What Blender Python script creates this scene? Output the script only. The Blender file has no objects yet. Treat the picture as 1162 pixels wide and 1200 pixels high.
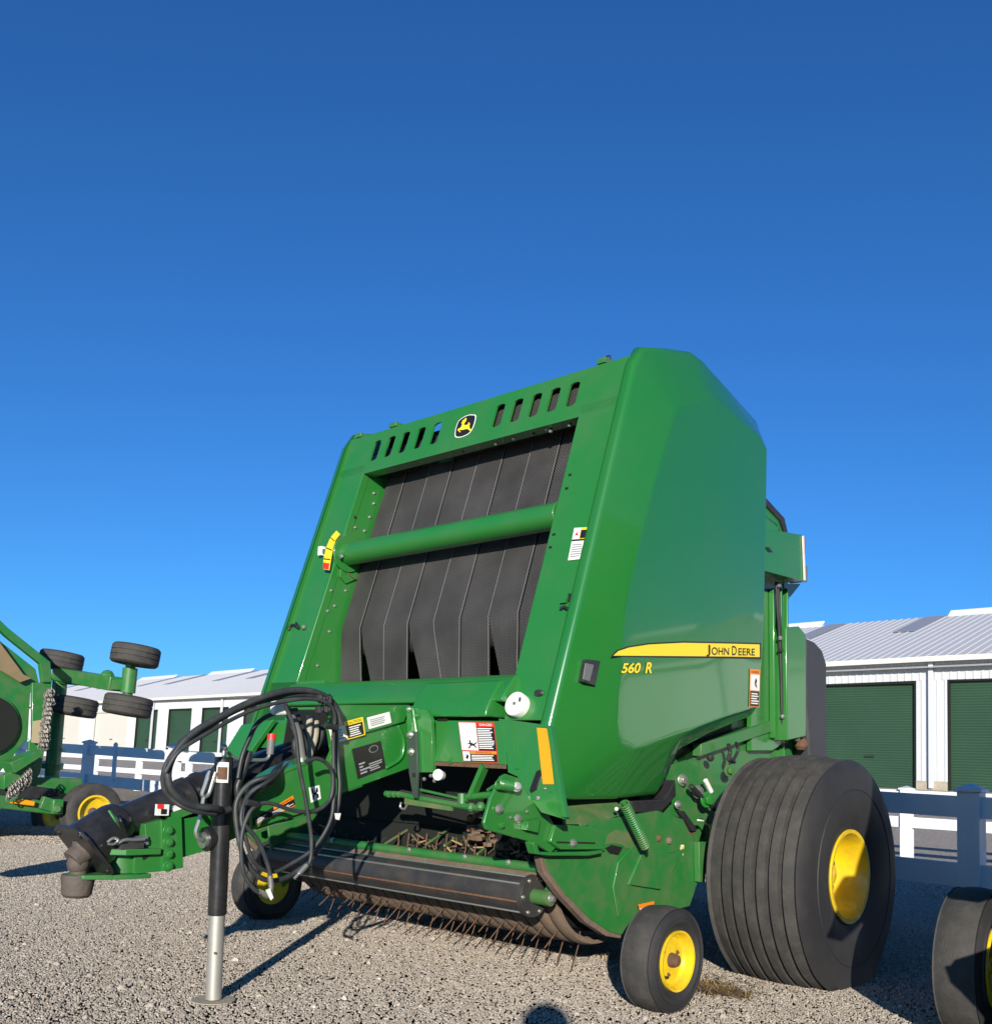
import bpy, bmesh, math, random
import numpy as np
from mathutils import Vector, Matrix
random.seed(7)
C = bpy.context.scene.collection
V = Vector
# ------------------------------------------------------------------ survey of the site
# camera solved from the photograph; A() turns a sighted point on a known plane into metres
F_, CX, CY, H = 1163., 581., 774., 0.88
def _ray(px, py): return np.array([(px-CX)/F_, (py-CY)/F_, 1.])
_a = _ray(-680, 848); _b = _ray(1500, 848+.045*2180)
_n = np.cross(_a, _b); _n /= np.linalg.norm(_n)
if _n[1] > 0: _n = -_n
_m = _ray(-680, 848); _m /= np.linalg.norm(_m)
_X = -_m; _X = _X-_n*_X.dot(_n); _X /= np.linalg.norm(_X)
_R = np.array([_X, np.cross(_n, _X), _n])
CAM = V((0, 0, H))
def fpy(z, off=0): return 2.98+(z-1.07)*.293+off          # leaning front face of the baler
def A(px, py, x=None, y=None, z=None, fp=None):
    d = V(_R@_ray(px, py))
    if x is not None: t = (x-CAM.x)/d.x
    elif y is not None: t = (y-CAM.y)/d.y
    elif z is not None: t = (z-CAM.z)/d.z
    else: t = (2.98+fp+(CAM.z-1.07)*.293-CAM.y)/(d.y-.293*d.z)
    return CAM+d*t
def PX(pts, **k): return [A(p[0], p[1], **k) for p in pts]

# ------------------------------------------------------------------ materials
MATS = {}
def nodes(name):
    m = bpy.data.materials.new(name); m.use_nodes = True
    return m, m.node_tree.nodes, m.node_tree.links, m.node_tree.nodes['Principled BSDF']
def mat(name, col, rough=.5, metal=0, coat=0, dirt=None, dscale=6, damt=.4, bump=0, bscale=60, spec=.5, streak=False, crough=.06):
    if name in MATS: return MATS[name]
    m, N, L, b = nodes(name)
    b.inputs['Base Color'].default_value = (*col, 1); b.inputs['Roughness'].default_value = rough
    b.inputs['Metallic'].default_value = metal; b.inputs['Coat Weight'].default_value = coat
    b.inputs['Coat Roughness'].default_value = crough; b.inputs['Specular IOR Level'].default_value = spec
    tc = N.new('ShaderNodeTexCoord')
    if dirt:
        n = N.new('ShaderNodeTexNoise'); n.inputs['Scale'].default_value = dscale; n.inputs['Detail'].default_value = 8
        n.inputs['Roughness'].default_value = .65
        if streak:
            mp = N.new('ShaderNodeMapping'); mp.inputs['Scale'].default_value = (1, 1, .25)
            L.new(tc.outputs['Object'], mp.inputs[0]); L.new(mp.outputs[0], n.inputs['Vector'])
        else: L.new(tc.outputs['Object'], n.inputs['Vector'])
        r = N.new('ShaderNodeValToRGB'); r.color_ramp.elements[0].position = .42; r.color_ramp.elements[1].position = .78
        r.color_ramp.elements[1].color = (damt, damt, damt, 1)
        r.color_ramp.elements[0].color = (0, 0, 0, 1)
        L.new(n.outputs['Fac'], r.inputs[0])
        mx = N.new('ShaderNodeMix'); mx.data_type = 'RGBA'
        mx.inputs['A'].default_value = (*col, 1); mx.inputs['B'].default_value = (*dirt, 1)
        L.new(r.outputs[0], mx.inputs['Factor']); L.new(mx.outputs['Result'], b.inputs['Base Color'])
        rr = N.new('ShaderNodeMapRange'); rr.inputs['To Min'].default_value = rough; rr.inputs['To Max'].default_value = min(1, rough+.35)
        L.new(r.outputs[0], rr.inputs['Value']); L.new(rr.outputs[0], b.inputs['Roughness'])
    if bump:
        n2 = N.new('ShaderNodeTexNoise'); n2.inputs['Scale'].default_value = bscale; n2.inputs['Detail'].default_value = 5
        L.new(tc.outputs['Object'], n2.inputs['Vector'])
        bp = N.new('ShaderNodeBump'); bp.inputs['Strength'].default_value = bump; bp.inputs['Distance'].default_value = .01
        L.new(n2.outputs['Fac'], bp.inputs['Height']); L.new(bp.outputs[0], b.inputs['Normal'])
    MATS[name] = m; return m
G = mat('green_paint', (.018, .17, .026), .34, coat=.7, dirt=(.09, .15, .06), dscale=3.5, damt=.3, crough=.08, bump=.02, bscale=2.5)
GP = mat('green_panel_paint', (.014, .15, .022), .3, coat=1, dirt=(.05, .14, .04), dscale=2.2, damt=.2, crough=.045, bump=.012, bscale=3)
GD = mat('dusty_green_paint', (.018, .16, .03), .45, coat=.25, dirt=(.16, .13, .08), dscale=9, damt=.5)
GB = mat('grimy_green_paint', (.05, .14, .035), .6, dirt=(.2, .15, .09), dscale=7, damt=.85)
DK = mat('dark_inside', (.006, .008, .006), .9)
BK = mat('black_plastic', (.018, .018, .02), .45, dirt=(.08, .075, .07), dscale=12, damt=.3)
BP = mat('black_paint', (.014, .014, .015), .3, coat=.3, dirt=(.07, .065, .06), dscale=14, damt=.35)
RB = mat('hose_rubber', (.028, .03, .032), .5, dirt=(.1, .1, .095), dscale=20, damt=.4)
TY = mat('tyre_rubber', (.037, .035, .033), .78, dirt=(.085, .076, .066), dscale=14, damt=.75, bump=.25, bscale=120)
TS = mat('tyre_sidewall', (.02, .02, .022), .6, dirt=(.05, .046, .042), dscale=4, damt=.5)
YW = mat('yellow_paint', (.74, .51, .008), .38, coat=.4, dirt=(.30, .19, .04), dscale=14, damt=.6)
YD = mat('yellow_film', (.85, .62, .02), .35)
AM = mat('amber_reflector', (.85, .33, .003), .3, coat=.5)
ZN = mat('zinc_steel', (.55, .55, .5), .35, metal=.85, dirt=(.3, .28, .24), dscale=30, damt=.5)
GV = mat('galvanised_tube', (.5, .49, .44), .45, metal=.6, dirt=(.25, .22, .17), dscale=12, damt=.7)
ST = mat('bare_steel', (.045, .045, .048), .38, metal=.3, dirt=(.13, .1, .07), dscale=10, damt=.5, bump=.1)
RS = mat('rusty_steel', (.13, .065, .035), .8, dirt=(.05, .035, .028), dscale=25, damt=.8, bump=.4)
DB = mat('dusty_brown_steel', (.17, .12, .085), .8, dirt=(.08, .05, .035), dscale=12, damt=.8, bump=.3)
WP = mat('white_plastic', (.75, .75, .7), .4, dirt=(.45, .43, .38), dscale=15, damt=.4)
VN = mat('white_vinyl', (.78, .79, .8), .45, dirt=(.5, .5, .48), dscale=4, damt=.3)
DW = mat('decal_white', (.78, .77, .72), .4)
DBk = mat('decal_black', (.015, .013, .013), .4)
DR = mat('decal_red', (.62, .03, .02), .4)
DO = mat('decal_orange', (.85, .22, .01), .4)
RD = mat('red_plastic', (.7, .03, .02), .4)
GR = mat('grey_plastic', (.14, .14, .14), .5)
GRY = mat('decal_grey', (.3, .3, .3), .5)
RL = mat('red_lamp_glass', (.4, .02, .01), .2, coat=.6)
WS = mat('white_metal_siding', (.55, .56, .58), .45, dirt=(.5, .5, .47), dscale=.6, damt=.4)
WR = mat('white_metal_roof', (.50, .50, .515), .55, dirt=(.45, .46, .48), dscale=.4, damt=.4)
CR = mat('cream_trim', (.68, .65, .56), .5)
CD = mat('cream_door_steel', (.62, .6, .54), .5)
SK = mat('grey_skylight', (.28, .29, .33), .5)
FT = mat('tan_footing', (.4, .35, .27), .8, bump=.4, dirt=(.2, .17, .13), dscale=8, damt=.6)
OS = mat('old_worn_steel', (.075, .06, .05), .7, dirt=(.16, .12, .09), dscale=14, damt=.6, bump=.3)
HY = mat('dry_hay', (.30, .19, .075), .8)
DM_ = None
MD = mat('brown_mud', (.13, .085, .05), .95, bump=.6, bscale=40)

def belt_material():
    m, N, L, b = nodes('rubber_belt'); b.inputs['Roughness'].default_value = .62
    tc = N.new('ShaderNodeTexCoord'); outs = []
    for a in (42, -42):
        mp = N.new('ShaderNodeMapping'); mp.inputs['Rotation'].default_value = (0, math.radians(a), 0)
        w = N.new('ShaderNodeTexWave'); w.inputs['Scale'].default_value = 30; w.bands_direction = 'Z'
        L.new(tc.outputs['Object'], mp.inputs[0]); L.new(mp.outputs[0], w.inputs['Vector']); outs.append(w.outputs['Fac'])
    mm = N.new('ShaderNodeMath'); mm.operation = 'MAXIMUM'; L.new(outs[0], mm.inputs[0]); L.new(outs[1], mm.inputs[1])
    n = N.new('ShaderNodeTexNoise'); n.inputs['Scale'].default_value = 5; n.inputs['Detail'].default_value = 6
    L.new(tc.outputs['Object'], n.inputs['Vector'])
    r = N.new('ShaderNodeValToRGB'); e = r.color_ramp.elements
    e[0].color = (.007, .007, .007, 1); e[0].position = .5; e[1].color = (.095, .088, .083, 1); e[1].position = 1.0
    L.new(mm.outputs[0], r.inputs[0])
    mx = N.new('ShaderNodeMix'); mx.data_type = 'RGBA'; mx.blend_type = 'MULTIPLY'; mx.inputs['Factor'].default_value = .55
    L.new(r.outputs[0], mx.inputs['A']); L.new(n.outputs['Color'], mx.inputs['B'])
    mx2 = N.new('ShaderNodeMix'); mx2.data_type = 'RGBA'; mx2.blend_type = 'MULTIPLY'; mx2.inputs['Factor'].default_value = .5
    rr = N.new('ShaderNodeValToRGB'); rr.color_ramp.elements[0].position = .3; rr.color_ramp.elements[1].position = .7
    L.new(n.outputs['Fac'], rr.inputs[0])
    L.new(r.outputs[0], mx2.inputs['A']); L.new(rr.outputs[0], mx2.inputs['B'])
    L.new(mx2.outputs['Result'], b.inputs['Base Color'])
    bp = N.new('ShaderNodeBump'); bp.inputs['Strength'].default_value = .6; bp.inputs['Distance'].default_value = .003
    L.new(mm.outputs[0], bp.inputs['Height']); L.new(bp.outputs[0], b.inputs['Normal'])
    return m
BELT = belt_material()
def door_material(name, c):
    m, N, L, b = nodes(name); b.inputs['Roughness'].default_value = .45
    tc = N.new('ShaderNodeTexCoord'); n = N.new('ShaderNodeTexNoise'); n.inputs['Scale'].default_value = .8
    L.new(tc.outputs['Object'], n.inputs['Vector'])
    r = N.new('ShaderNodeValToRGB'); r.color_ramp.elements[0].color = (*[v*.85 for v in c], 1); r.color_ramp.elements[1].color = (*[v*1.15 for v in c], 1)
    L.new(n.outputs['Fac'], r.inputs[0]); L.new(r.outputs[0], b.inputs['Base Color'])
    return m
DG = door_material('green_door_steel', (.034, .082, .048))

# ------------------------------------------------------------------ mesh builder
class MB:
    def __init__(s): s.v = []; s.f = []; s.m = []; s.mats = []; s.g = []
    def mi(s, m):
        if m not in s.mats: s.mats.append(m)
        return s.mats.index(m)
    def add(s, vs, fs, m):
        o = len(s.v); s.v += [V(p) for p in vs]; k = s.mi(m); s.g.append((o, len(s.v), len(s.f), len(s.f)+len(fs)))
        for f in fs: s.f.append([i+o for i in f]); s.m.append(k)
        return s
    def prism(s, pts, vec, m):
        vec = V(vec); n = len(pts); pts = [V(p) for p in pts]
        fs = [list(range(n))[::-1], [n+i for i in range(n)]]+[[i, (i+1) % n, n+(i+1) % n, n+i] for i in range(n)]
        return s.add(pts+[p+vec for p in pts], fs, m)
    def box(s, c, d, m, rot=None):
        c = V(c); vs = []
        for i in range(8):
            p = V(((i & 1)-.5, ((i >> 1) & 1)-.5, ((i >> 2) & 1)-.5)); p = V((p.x*d[0], p.y*d[1], p.z*d[2]))
            if rot is not None: p = rot@p
            vs.append(c+p)
        return s.add(vs, [[0, 2, 3, 1], [4, 5, 7, 6], [0, 1, 5, 4], [2, 6, 7, 3], [0, 4, 6, 2], [1, 3, 7, 5]], m)
    def bar(s, a, b, w, h, m, up=(0, 0, 1)):
        a = V(a); b = V(b); d = (b-a); z = d.normalized(); x = V(up).cross(z)
        if x.length < 1e-4: x = V((1, 0, 0)).cross(z)
        x.normalize(); y = z.cross(x); R = Matrix((x, y, z)).transposed()
        return s.box((a+b)/2, (w, h, d.length), m, R)
    def lathe(s, o, ax, prof, m, n=32, closed=False, a0=0, a1=2*math.pi):
        o = V(o); ax = V(ax).normalized(); u = ax.orthogonal().normalized(); w = ax.cross(u)
        full = abs(a1-a0-2*math.pi) < 1e-6; k = n if full else n+1
        vs = [o+ax*a+(u*math.cos(t)+w*math.sin(t))*r for (a, r) in prof for t in [a0+(a1-a0)*j/n for j in range(k)]]
        P = len(prof); fs = []
        for i in range(P if closed else P-1):
            for j in range(k if full else k-1):
                i2 = (i+1) % P; j2 = (j+1) % k
                fs.append([i*k+j, i*k+j2, i2*k+j2, i2*k+j])
        if full and not closed:
            if prof[0][1] > 1e-6: fs.append(list(range(k))[::-1])
            if prof[-1][1] > 1e-6: fs.append([(P-1)*k+j for j in range(k)])
        return s.add(vs, fs, m)
    def cyl(s, a, b, r, m, n=20, r2=None):
        a = V(a); b = V(b); return s.lathe(a, b-a, [(0, r), ((b-a).length, r if r2 is None else r2)], m, n)
    def tube(s, pts, r, m, n=10, smooth=0):
        pts = [V(p) for p in pts]
        if smooth: pts = catmull(pts, smooth)
        vs = []; t0 = (pts[1]-pts[0]).normalized(); u = t0.orthogonal().normalized()
        for i, p in enumerate(pts):
            t = (pts[min(i+1, len(pts)-1)]-pts[max(i-1, 0)]).normalized()
            u = (u-t*u.dot(t)).normalized(); w = t.cross(u)
            rr = r[i] if isinstance(r, (list, tuple)) else r
            vs += [p+(u*math.cos(2*math.pi*j/n)+w*math.sin(2*math.pi*j/n))*rr for j in range(n)]
        fs = [[i*n+j, i*n+(j+1) % n, (i+1)*n+(j+1) % n, (i+1)*n+j] for i in range(len(pts)-1) for j in range(n)]
        fs += [list(range(n))[::-1], [(len(pts)-1)*n+j for j in range(n)]]
        return s.add(vs, fs, m)
    def ball(s, c, r, m, n=12, sc=(1, 1, 1)):
        vs = []; fs = []; c = V(c); k = n//2
        for i in range(1, k):
            for j in range(n):
                a = math.pi*i/k; b = 2*math.pi*j/n
                vs.append(c+V((r*sc[0]*math.sin(a)*math.cos(b), r*sc[1]*math.sin(a)*math.sin(b), r*sc[2]*math.cos(a))))
        t = len(vs); vs += [c+V((0, 0, r*sc[2])), c-V((0, 0, r*sc[2]))]
        for i in range(k-2):
            for j in range(n): fs.append([i*n+j, (i+1)*n+j, (i+1)*n+(j+1) % n, i*n+(j+1) % n])
        for j in range(n): fs += [[t, j, (j+1) % n], [t+1, (k-2)*n+(j+1) % n, (k-2)*n+j]]
        return s.add(vs, fs, m)
    def bolt(s, p, ax, r, m=None, h=None):
        p = V(p); ax = V(ax).normalized(); h = h or r*.9
        s.lathe(p, ax, [(0, r*1.5), (r*.25, r*1.5)], m or ZN, 12)
        return s.lathe(p+ax*r*.25, ax, [(0, r), (h, r), (h+.001, r*.85)], m or ZN, 6)
    def build(s, name, parent=None, bevel=0, ang=32, seg=2):
        me = bpy.data.meshes.new(name); o = V((0, 0, 0))
        if parent is not None:
            q = parent
            while q is not None: o = o+q.location; q = q.parent
        me.from_pydata([p-o for p in s.v], [], s.f)
        for m in s.mats: me.materials.append(m)
        me.polygons.foreach_set('material_index', s.m)
        bm = bmesh.new(); bm.from_mesh(me); bmesh.ops.recalc_face_normals(bm, faces=bm.faces[:]); bm.to_mesh(me); bm.free()
        me.polygons.foreach_set('use_smooth', [True]*len(me.polygons)); me.set_sharp_from_angle(angle=math.radians(ang))
        ob = bpy.data.objects.new(name, me); C.objects.link(ob)
        if parent is not None: ob.parent = parent
        if bevel:
            b = ob.modifiers.new('edge', 'BEVEL'); b.width = bevel; b.segments = seg; b.limit_method = 'ANGLE'; b.angle_limit = math.radians(40)
        return ob
    def split(s, name, parent, bevel=0, tol=.004, **kw):
        """one object for each separate piece"""
        bb = []
        for a, b, c, d in s.g:
            P = s.v[a:b]; bb.append(([min(p[i] for p in P)-tol for i in range(3)], [max(p[i] for p in P)+tol for i in range(3)]))
        cl = list(range(len(bb)))
        for i in range(len(bb)):
            for j in range(i):
                if all(bb[i][0][k] <= bb[j][1][k] and bb[j][0][k] <= bb[i][1][k] for k in range(3)):
                    a, b = cl[i], cl[j]; cl = [b if c == a else c for c in cl]
        out = []
        for c in sorted(set(cl)):
            q = MB()
            for i, (a, b, f0, f1) in enumerate(s.g):
                if cl[i] == c:
                    for f in range(f0, f1): pass
                    o = len(q.v); q.v += s.v[a:b]
                    for f in range(f0, f1): q.f.append([x-a+o for x in s.f[f]]); q.m.append(q.mi(s.mats[s.m[f]]))
            out.append(q.build(name, parent, bevel, **kw))
        return out
def catmull(pts, k):
    out = []; n = len(pts)
    for i in range(n-1):
        p0, p1, p2, p3 = pts[max(i-1, 0)], pts[i], pts[i+1], pts[min(i+2, n-1)]
        for j in range(k):
            t = j/k
            out.append(.5*((2*p1)+(p2-p0)*t+(2*p0-5*p1+4*p2-p3)*t*t+(3*p1-p0-3*p2+p3)*t**3))
    return out+[pts[-1]]
def thing(name, label, cat, loc=(0, 0, 0), group=None):
    o = bpy.data.objects.new(name, None); C.objects.link(o); o.location = loc; o.empty_display_size = .2
    o['label'] = label; o['category'] = cat
    if group: o['group'] = group
    return o
def tag(o, label, cat=None, group=None):
    o['label'] = label
    if cat: o['category'] = cat
    if group: o['group'] = group
    return o
def copy_tree(o, parent=None):
    c = o.copy(); C.objects.link(c); c.parent = parent
    for ch in [x for x in bpy.data.objects if x.parent == o]: copy_tree(ch, c)
    return c
def text_polys(s, font_shear=0, bold=0):
    cu = bpy.data.curves.new('lettering', 'FONT'); cu.body = s; cu.shear = font_shear; cu.offset = bold; cu.resolution_u = 4
    ob = bpy.data.objects.new('lettering', cu); C.objects.link(ob)
    dg = bpy.context.evaluated_depsgraph_get(); me = ob.evaluated_get(dg).to_mesh()
    vs = [v.co.copy() for v in me.vertices]; fs = [list(p.vertices) for p in me.polygons]
    ob.evaluated_get(dg).to_mesh_clear(); bpy.data.objects.remove(ob); bpy.data.curves.remove(cu)
    return vs, fs
class Decal:
    """flat film on a surface; corners tl,tr,br,bl in metres; layers in 0..1"""
    def __init__(s, tl, tr, br, bl, n):
        s.c = [V(p) for p in (tl, tr, br, bl)]; s.n = V(n).normalized(); s.mb = MB(); s.k = 1
    def pt(s, u, v, k):
        tl, tr, br, bl = s.c
        return (tl*(1-u)+tr*u)*(1-v)+(bl*(1-u)+br*u)*v+s.n*(.0012*k)
    def rect(s, u0, v0, u1, v1, m, k=None):
        k = s.k if k is None else k
        s.mb.add([s.pt(u0, v0, k), s.pt(u1, v0, k), s.pt(u1, v1, k), s.pt(u0, v1, k)], [[0, 1, 2, 3]], m); return s
    def poly(s, pts, m, k=2): s.mb.add([s.pt(u, v, k) for u, v in pts], [list(range(len(pts)))], m); return s
    def lines(s, u0, v0, u1, v1, n, m, k=2, rag=.25):
        for i in range(n):
            a = v0+(v1-v0)*(i+.22)/n; b = v0+(v1-v0)*(i+.72)/n; e = u1-(u1-u0)*rag*random.random()
            s.rect(u0, a, e, b, m, k)
        return s
    def text(s, t, u0, v0, u1, v1, m, k=2, shear=0, bold=0):
        vs, fs = text_polys(t, shear, bold)
        x0 = min(p.x for p in vs); x1 = max(p.x for p in vs); y0 = min(p.y for p in vs); y1 = max(p.y for p in vs)
        s.mb.add([s.pt(u0+(p.x-x0)/(x1-x0)*(u1-u0), v1-(p.y-y0)/(y1-y0)*(v1-v0), k) for p in vs], fs, m); return s
    def build(s, name, parent, label=None):
        o = s.mb.build(name, parent)
        if label: o['label'] = label
        return o
def decal_px(tl, tr, br, bl, n, **k): return Decal(*[A(p[0], p[1], **k) for p in (tl, tr, br, bl)], n)
FN = V((0, -1, .293)).normalized()                                  # outward normal of the front face

# ================================================================== ROUND BALER
XC = -3.48
def mx(x): return 2*XC-x
ROOT = thing('round_baler', 'green round baler with jack stand and hose loops, whole in view on the gravel', 'hay baler', (XC, 4.435, 0), 'round balers parked in a row')
R_ = ROOT
# ---- curved side shields
def shield(side):
    out = [(2.965, .88), (2.955, 1.07), (3.115, 1.60), (3.28, 2.16), (3.44, 2.70), (3.50, 2.795), (3.70, 2.858), (3.90, 2.912), (4.00, 2.905), (4.535, 2.765), (4.582, 2.69), (4.575, 2.1), (4.56, 1.6), (4.53, 1.215), (4.13, 1.105), (3.88, 1.02), (3.80, .95), (3.765, .86), (3.70, .81), (3.40, .79), (3.05, .785), (2.98, .81)]
    pl = [(3.30, 1.10), (3.30, 1.20), (3.34, 1.62), (3.52, 2.16), (3.66, 2.50), (3.70, 2.56), (3.80, 2.60), (3.90, 2.66), (3.98, 2.70), (4.47, 2.63), (4.53, 2.59), (4.53, 2.1), (4.52, 1.6), (4.475, 1.262), (4.18, 1.19), (3.95, 1.13), (3.85, 1.10), (3.80, 1.09), (3.72, 1.07), (3.50, 1.01), (3.40, .99), (3.33, 1.02)]
    X0 = -2.515; mb = MB(); n = len(out)
    def ring(t, dx): return [((-2.497+dx) if side > 0 else mx(-2.497+dx), o[0]*(1-t)+p[0]*t, o[1]*(1-t)+p[1]*t) for o, p in zip(out, pl)]
    rings = [ring(0, 0), ring(.0, .022), ring(.012, .034), ring(.04, .041), ring(.10, .047), ring(.93, .1045), ring(.975, .1075), ring(1.0, .1090), ring(1.03, .1098), ring(1.12, .1102)]
    vs = [p for r in rings for p in r]; fs = []
    for i in range(len(rings)-1):
        for j in range(n): fs.append([i*n+j, i*n+(j+1) % n, (i+1)*n+(j+1) % n, (i+1)*n+j])
    fs.append([(len(rings)-1)*n+j for j in range(n)])
    mb.add(vs, fs, GP)
    # inner skin
    r0 = ring(0, -.006); mb.add(r0, [list(range(n))], GP)
    return mb.build('side_shield', R_, ang=50)
SH = shield(1); shield(-1)
# latch on shield
mb = MB(); q = PX([(682, 773), (697, 775), (691, 804), (677, 799)], x=-2.43); mb.prism(q, (.03, -.004, 0), BP)
q = PX([(685, 777), (695, 779), (690, 799), (682, 796)], x=-2.398); mb.prism(q, (.004, 0, 0), GR); mb.build('latch', SH, .002)
# ---- front frame
def post(side):
    mb = MB(); xa, xb = (-2.725, -2.500) if side > 0 else (mx(-2.725), mx(-2.500))
    mb.prism([(xa, fpy(1.09), 1.09), (xb, fpy(1.09), 1.09), (xb, fpy(2.555), 2.555), (xa, fpy(2.555), 2.555)], (0, .05, 0), G)
    o = mb.build('front_post', R_, .004)
    m2 = MB()   # thin flange where the shield meets the post
    xs = xb+(.004 if side > 0 else -.004)
    m2.prism([(xs, fpy(1.0, .01), 1.0), (xs, fpy(2.72, .01), 2.72), (xs, fpy(2.72, .10), 2.72), (xs, fpy(1.0, .10), 1.0)], (.035*side, 0, 0), G)
    m2.build('post_flange', R_, .004)
    # reveal walls of the window
    m3 = MB(); xi = xa
    pts = [(xi, fpy(1.12, .05), 1.12), (xi, fpy(2.56, .05), 2.56), (xi, fpy(2.56, .30), 2.56), (xi, fpy(1.12, .34), 1.12)]
    m3.prism(pts, (.012*side, 0, 0), G)
    if side < 0:
        for (px, py) in [(438, 578), (438, 590), (416, 606), (433, 606), (427, 622), (416, 618), (405, 692), (388, 692), (392, 710), (386, 740), (372, 780), (384, 716)]:
            p = A(px, py, x=xi+.001); m3.bolt(p, (1, 0, 0), .006, ZN if random.random() < .6 else BK)
    m3.build('window_reveal', R_)
    return o
PL = post(1); PR = post(-1)
# mask plate with ten slots
mb = MB()
z0, z1 = 2.505, 2.752; xl, xr = mx(-2.5), -2.5
slx = [A(x, y, fp=0).x for x, y in [(441, 525), (457, 521), (474, 515.5), (492, 511), (510.5, 506.5), (584, 486), (605, 480), (627, 473), (648, 469), (671, 461)]]
def slab(off):
    vs = []; fs = []
    cells = []
    sl = .05
    edges = [xl]
    for i, sx in enumerate(slx): edges += [sx-sl, sx+sl]
    edges.append(xr)
    def P3(x, z): return (x, fpy(z, off), z)
    def quad(xa, xb): 
        o = len(vs); vs.extend([P3(xa, z0), P3(xb, z0), P3(xb, z1), P3(xa, z1)]); fs.append([o, o+1, o+2, o+3])
    e = edges
    for i in range(0, len(e), 2):
        if e[i+1]-e[i] > .002: quad(e[i], e[i+1])
    loops = []
    for sx in slx:
        n = 24; w, h = .030, .064; cz = 2.63; inner = []; outer = []
        for j in range(n):
            a = 2*math.pi*(j+.5)/n; ca, sa = math.cos(a), math.sin(a)
            # rounded slot
            ix = w*max(-1, min(1, ca*1.35)); iz = (h-w)*(1 if sa > 0 else -1)+w*sa if abs(sa) > .35 else (h-w)*sa/.35+w*sa
            inner.append((sx+ix, cz+iz))
            k = max(abs(ca), abs(sa)); ox, oz = ca/k, sa/k
            outer.append((sx+ox*sl, (z1 if oz > 0 else z0)*abs(oz)+cz*(1-abs(oz))))
        o = len(vs); vs.extend([P3(*p) for p in inner]); vs.extend([P3(*p) for p in outer])
        for j in range(n): fs.append([o+j, o+(j+1) % n, o+n+(j+1) % n, o+n+j])
        # corner triangles
        for cxx, czz in ((sl, z1), (-sl, z1), (-sl, z0), (sl, z0)):
            a = math.atan2(1 if czz == z1 else -1, 1 if cxx > 0 else -1) % (2*math.pi)
            j = int(a/(2*math.pi)*n-.5) % n
            c = len(vs); vs.append(P3(sx+cxx, czz)); fs.append([o+n+j, o+n+(j+1) % n, c])
        loops.append(inner)
    return vs, fs, loops
va, fa, lp = slab(0); mb.add(va, fa, G); vb, fb, lp = slab(.012); mb.add(vb, fb, G)
for inner in lp:
    n = len(inner); vs = [(x, fpy(z, 0), z) for x, z in inner]+[(x, fpy(z, .012), z) for x, z in inner]
    mb.add(vs, [[j, (j+1) % n, n+(j+1) % n, n+j] for j in range(n)], G)
mb.prism([(xl, fpy(z1), z1), (xr, fpy(z1), z1), (xr, fpy(z1, .11), z1+.035), (xl, fpy(z1, .11), z1+.035)], (0, .004, -.012), G)
mb.prism([(xl, fpy(z0), z0), (xr, fpy(z0), z0), (xr, fpy(z0, .07), z0-.004), (xl, fpy(z0, .07), z0-.004)], (0, 0, -.01), G)
mask = mb.build('slotted_top_beam', R_, ang=25)
mb = MB()
for px, py in [(458, 548), (478, 543), (486, 540), (494, 539), (513, 534), (543, 527), (574, 517), (581, 519), (607, 509), (602, 513), (625, 506), (640, 502), (645, 504), (667, 497)]:
    p = A(px, py+1, y=fpy(2.48, .05)); mb.ball(p, .011, ZN if random.random() < .5 else BK, 8)
mb.split('bolt', mask)
# fittings on top edge
mb = MB()
for px, w in [(430, .05), (470, .06), (712, .05)]:
    p = A(px, 497-(px-430)*.29, fp=.06); mb.box(V((p.x, fpy(2.8, .05), 2.79)), (w, .06, .025), GD)
p = V((-2.42, 3.62, 2.84)); mb.box((-2.52, 3.62, 2.82), (.05, .03, .03), BK)
mb.tube([(-2.72, 3.56, 2.77), (-2.70, 3.56, 2.83), (-2.68, 3.56, 2.83), (-2.67, 3.56, 2.77)], .005, BK, 6)
mb.lathe((mx(-2.55), 3.58, 2.74), (1, 0, 0), [(0, .06), (.03, .06)], BP, 20)
mb.split('top_fitting', R_, .003)
# plates and webbing behind the slots
mb = MB(); mb.prism([(-3.43, fpy(2.535, .04), 2.535), (-2.74, fpy(2.535, .04), 2.535), (-2.74, fpy(2.75, .04), 2.75), (-3.43, fpy(2.75, .04), 2.75)], (0, .01, 0), BELT); mb.build('upper_webbing', R_)
mb = MB(); mb.prism([(slx[0]-.06, fpy(2.5, .12), 2.5), (slx[2]+.04, fpy(2.5, .12), 2.5), (slx[2]+.04, fpy(2.80, .12), 2.80), (slx[0]-.06, fpy(2.80, .12), 2.80)], (0, .01, 0), DK); mb.prism([(slx[4]-.05, fpy(2.5, .12), 2.5), (slx[4]+.05, fpy(2.5, .12), 2.5), (slx[4]+.05, fpy(2.80, .12), 2.80), (slx[4]-.05, fpy(2.80, .12), 2.80)], (0, .01, 0), GD); mb.split('slot_backing', R_)  # dark plate stands in for the shaded interior behind the left slots
# roof panel and dark chamber
mb = MB()
mb.prism([(mx(-2.74), 3.66, 2.66), (-2.74, 3.66, 2.66), (-2.74, 4.5, 2.68), (mx(-2.74), 4.5, 2.68)], (0, 0, .02), GD); mb.build('roof_panel', R_)
mb = MB(); mb.box((XC, 4.25, 1.6), (1.46, 1.1, 2.05), DK)
mb.build('bale_chamber', R_)
mb = MB()
for s in (1, -1):
    x = -2.66 if s > 0 else mx(-2.66)
    mb.prism([(x, fpy(1.1, .12), .80), (x, fpy(2.72, .12), 2.70), (x, 4.5, 2.66), (x, 5.0, 2.3), (x, 5.0, .95), (x, 3.9, .62)], (-.03*s, 0, 0), GD)
mb.split('chamber_side', R_)
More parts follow.
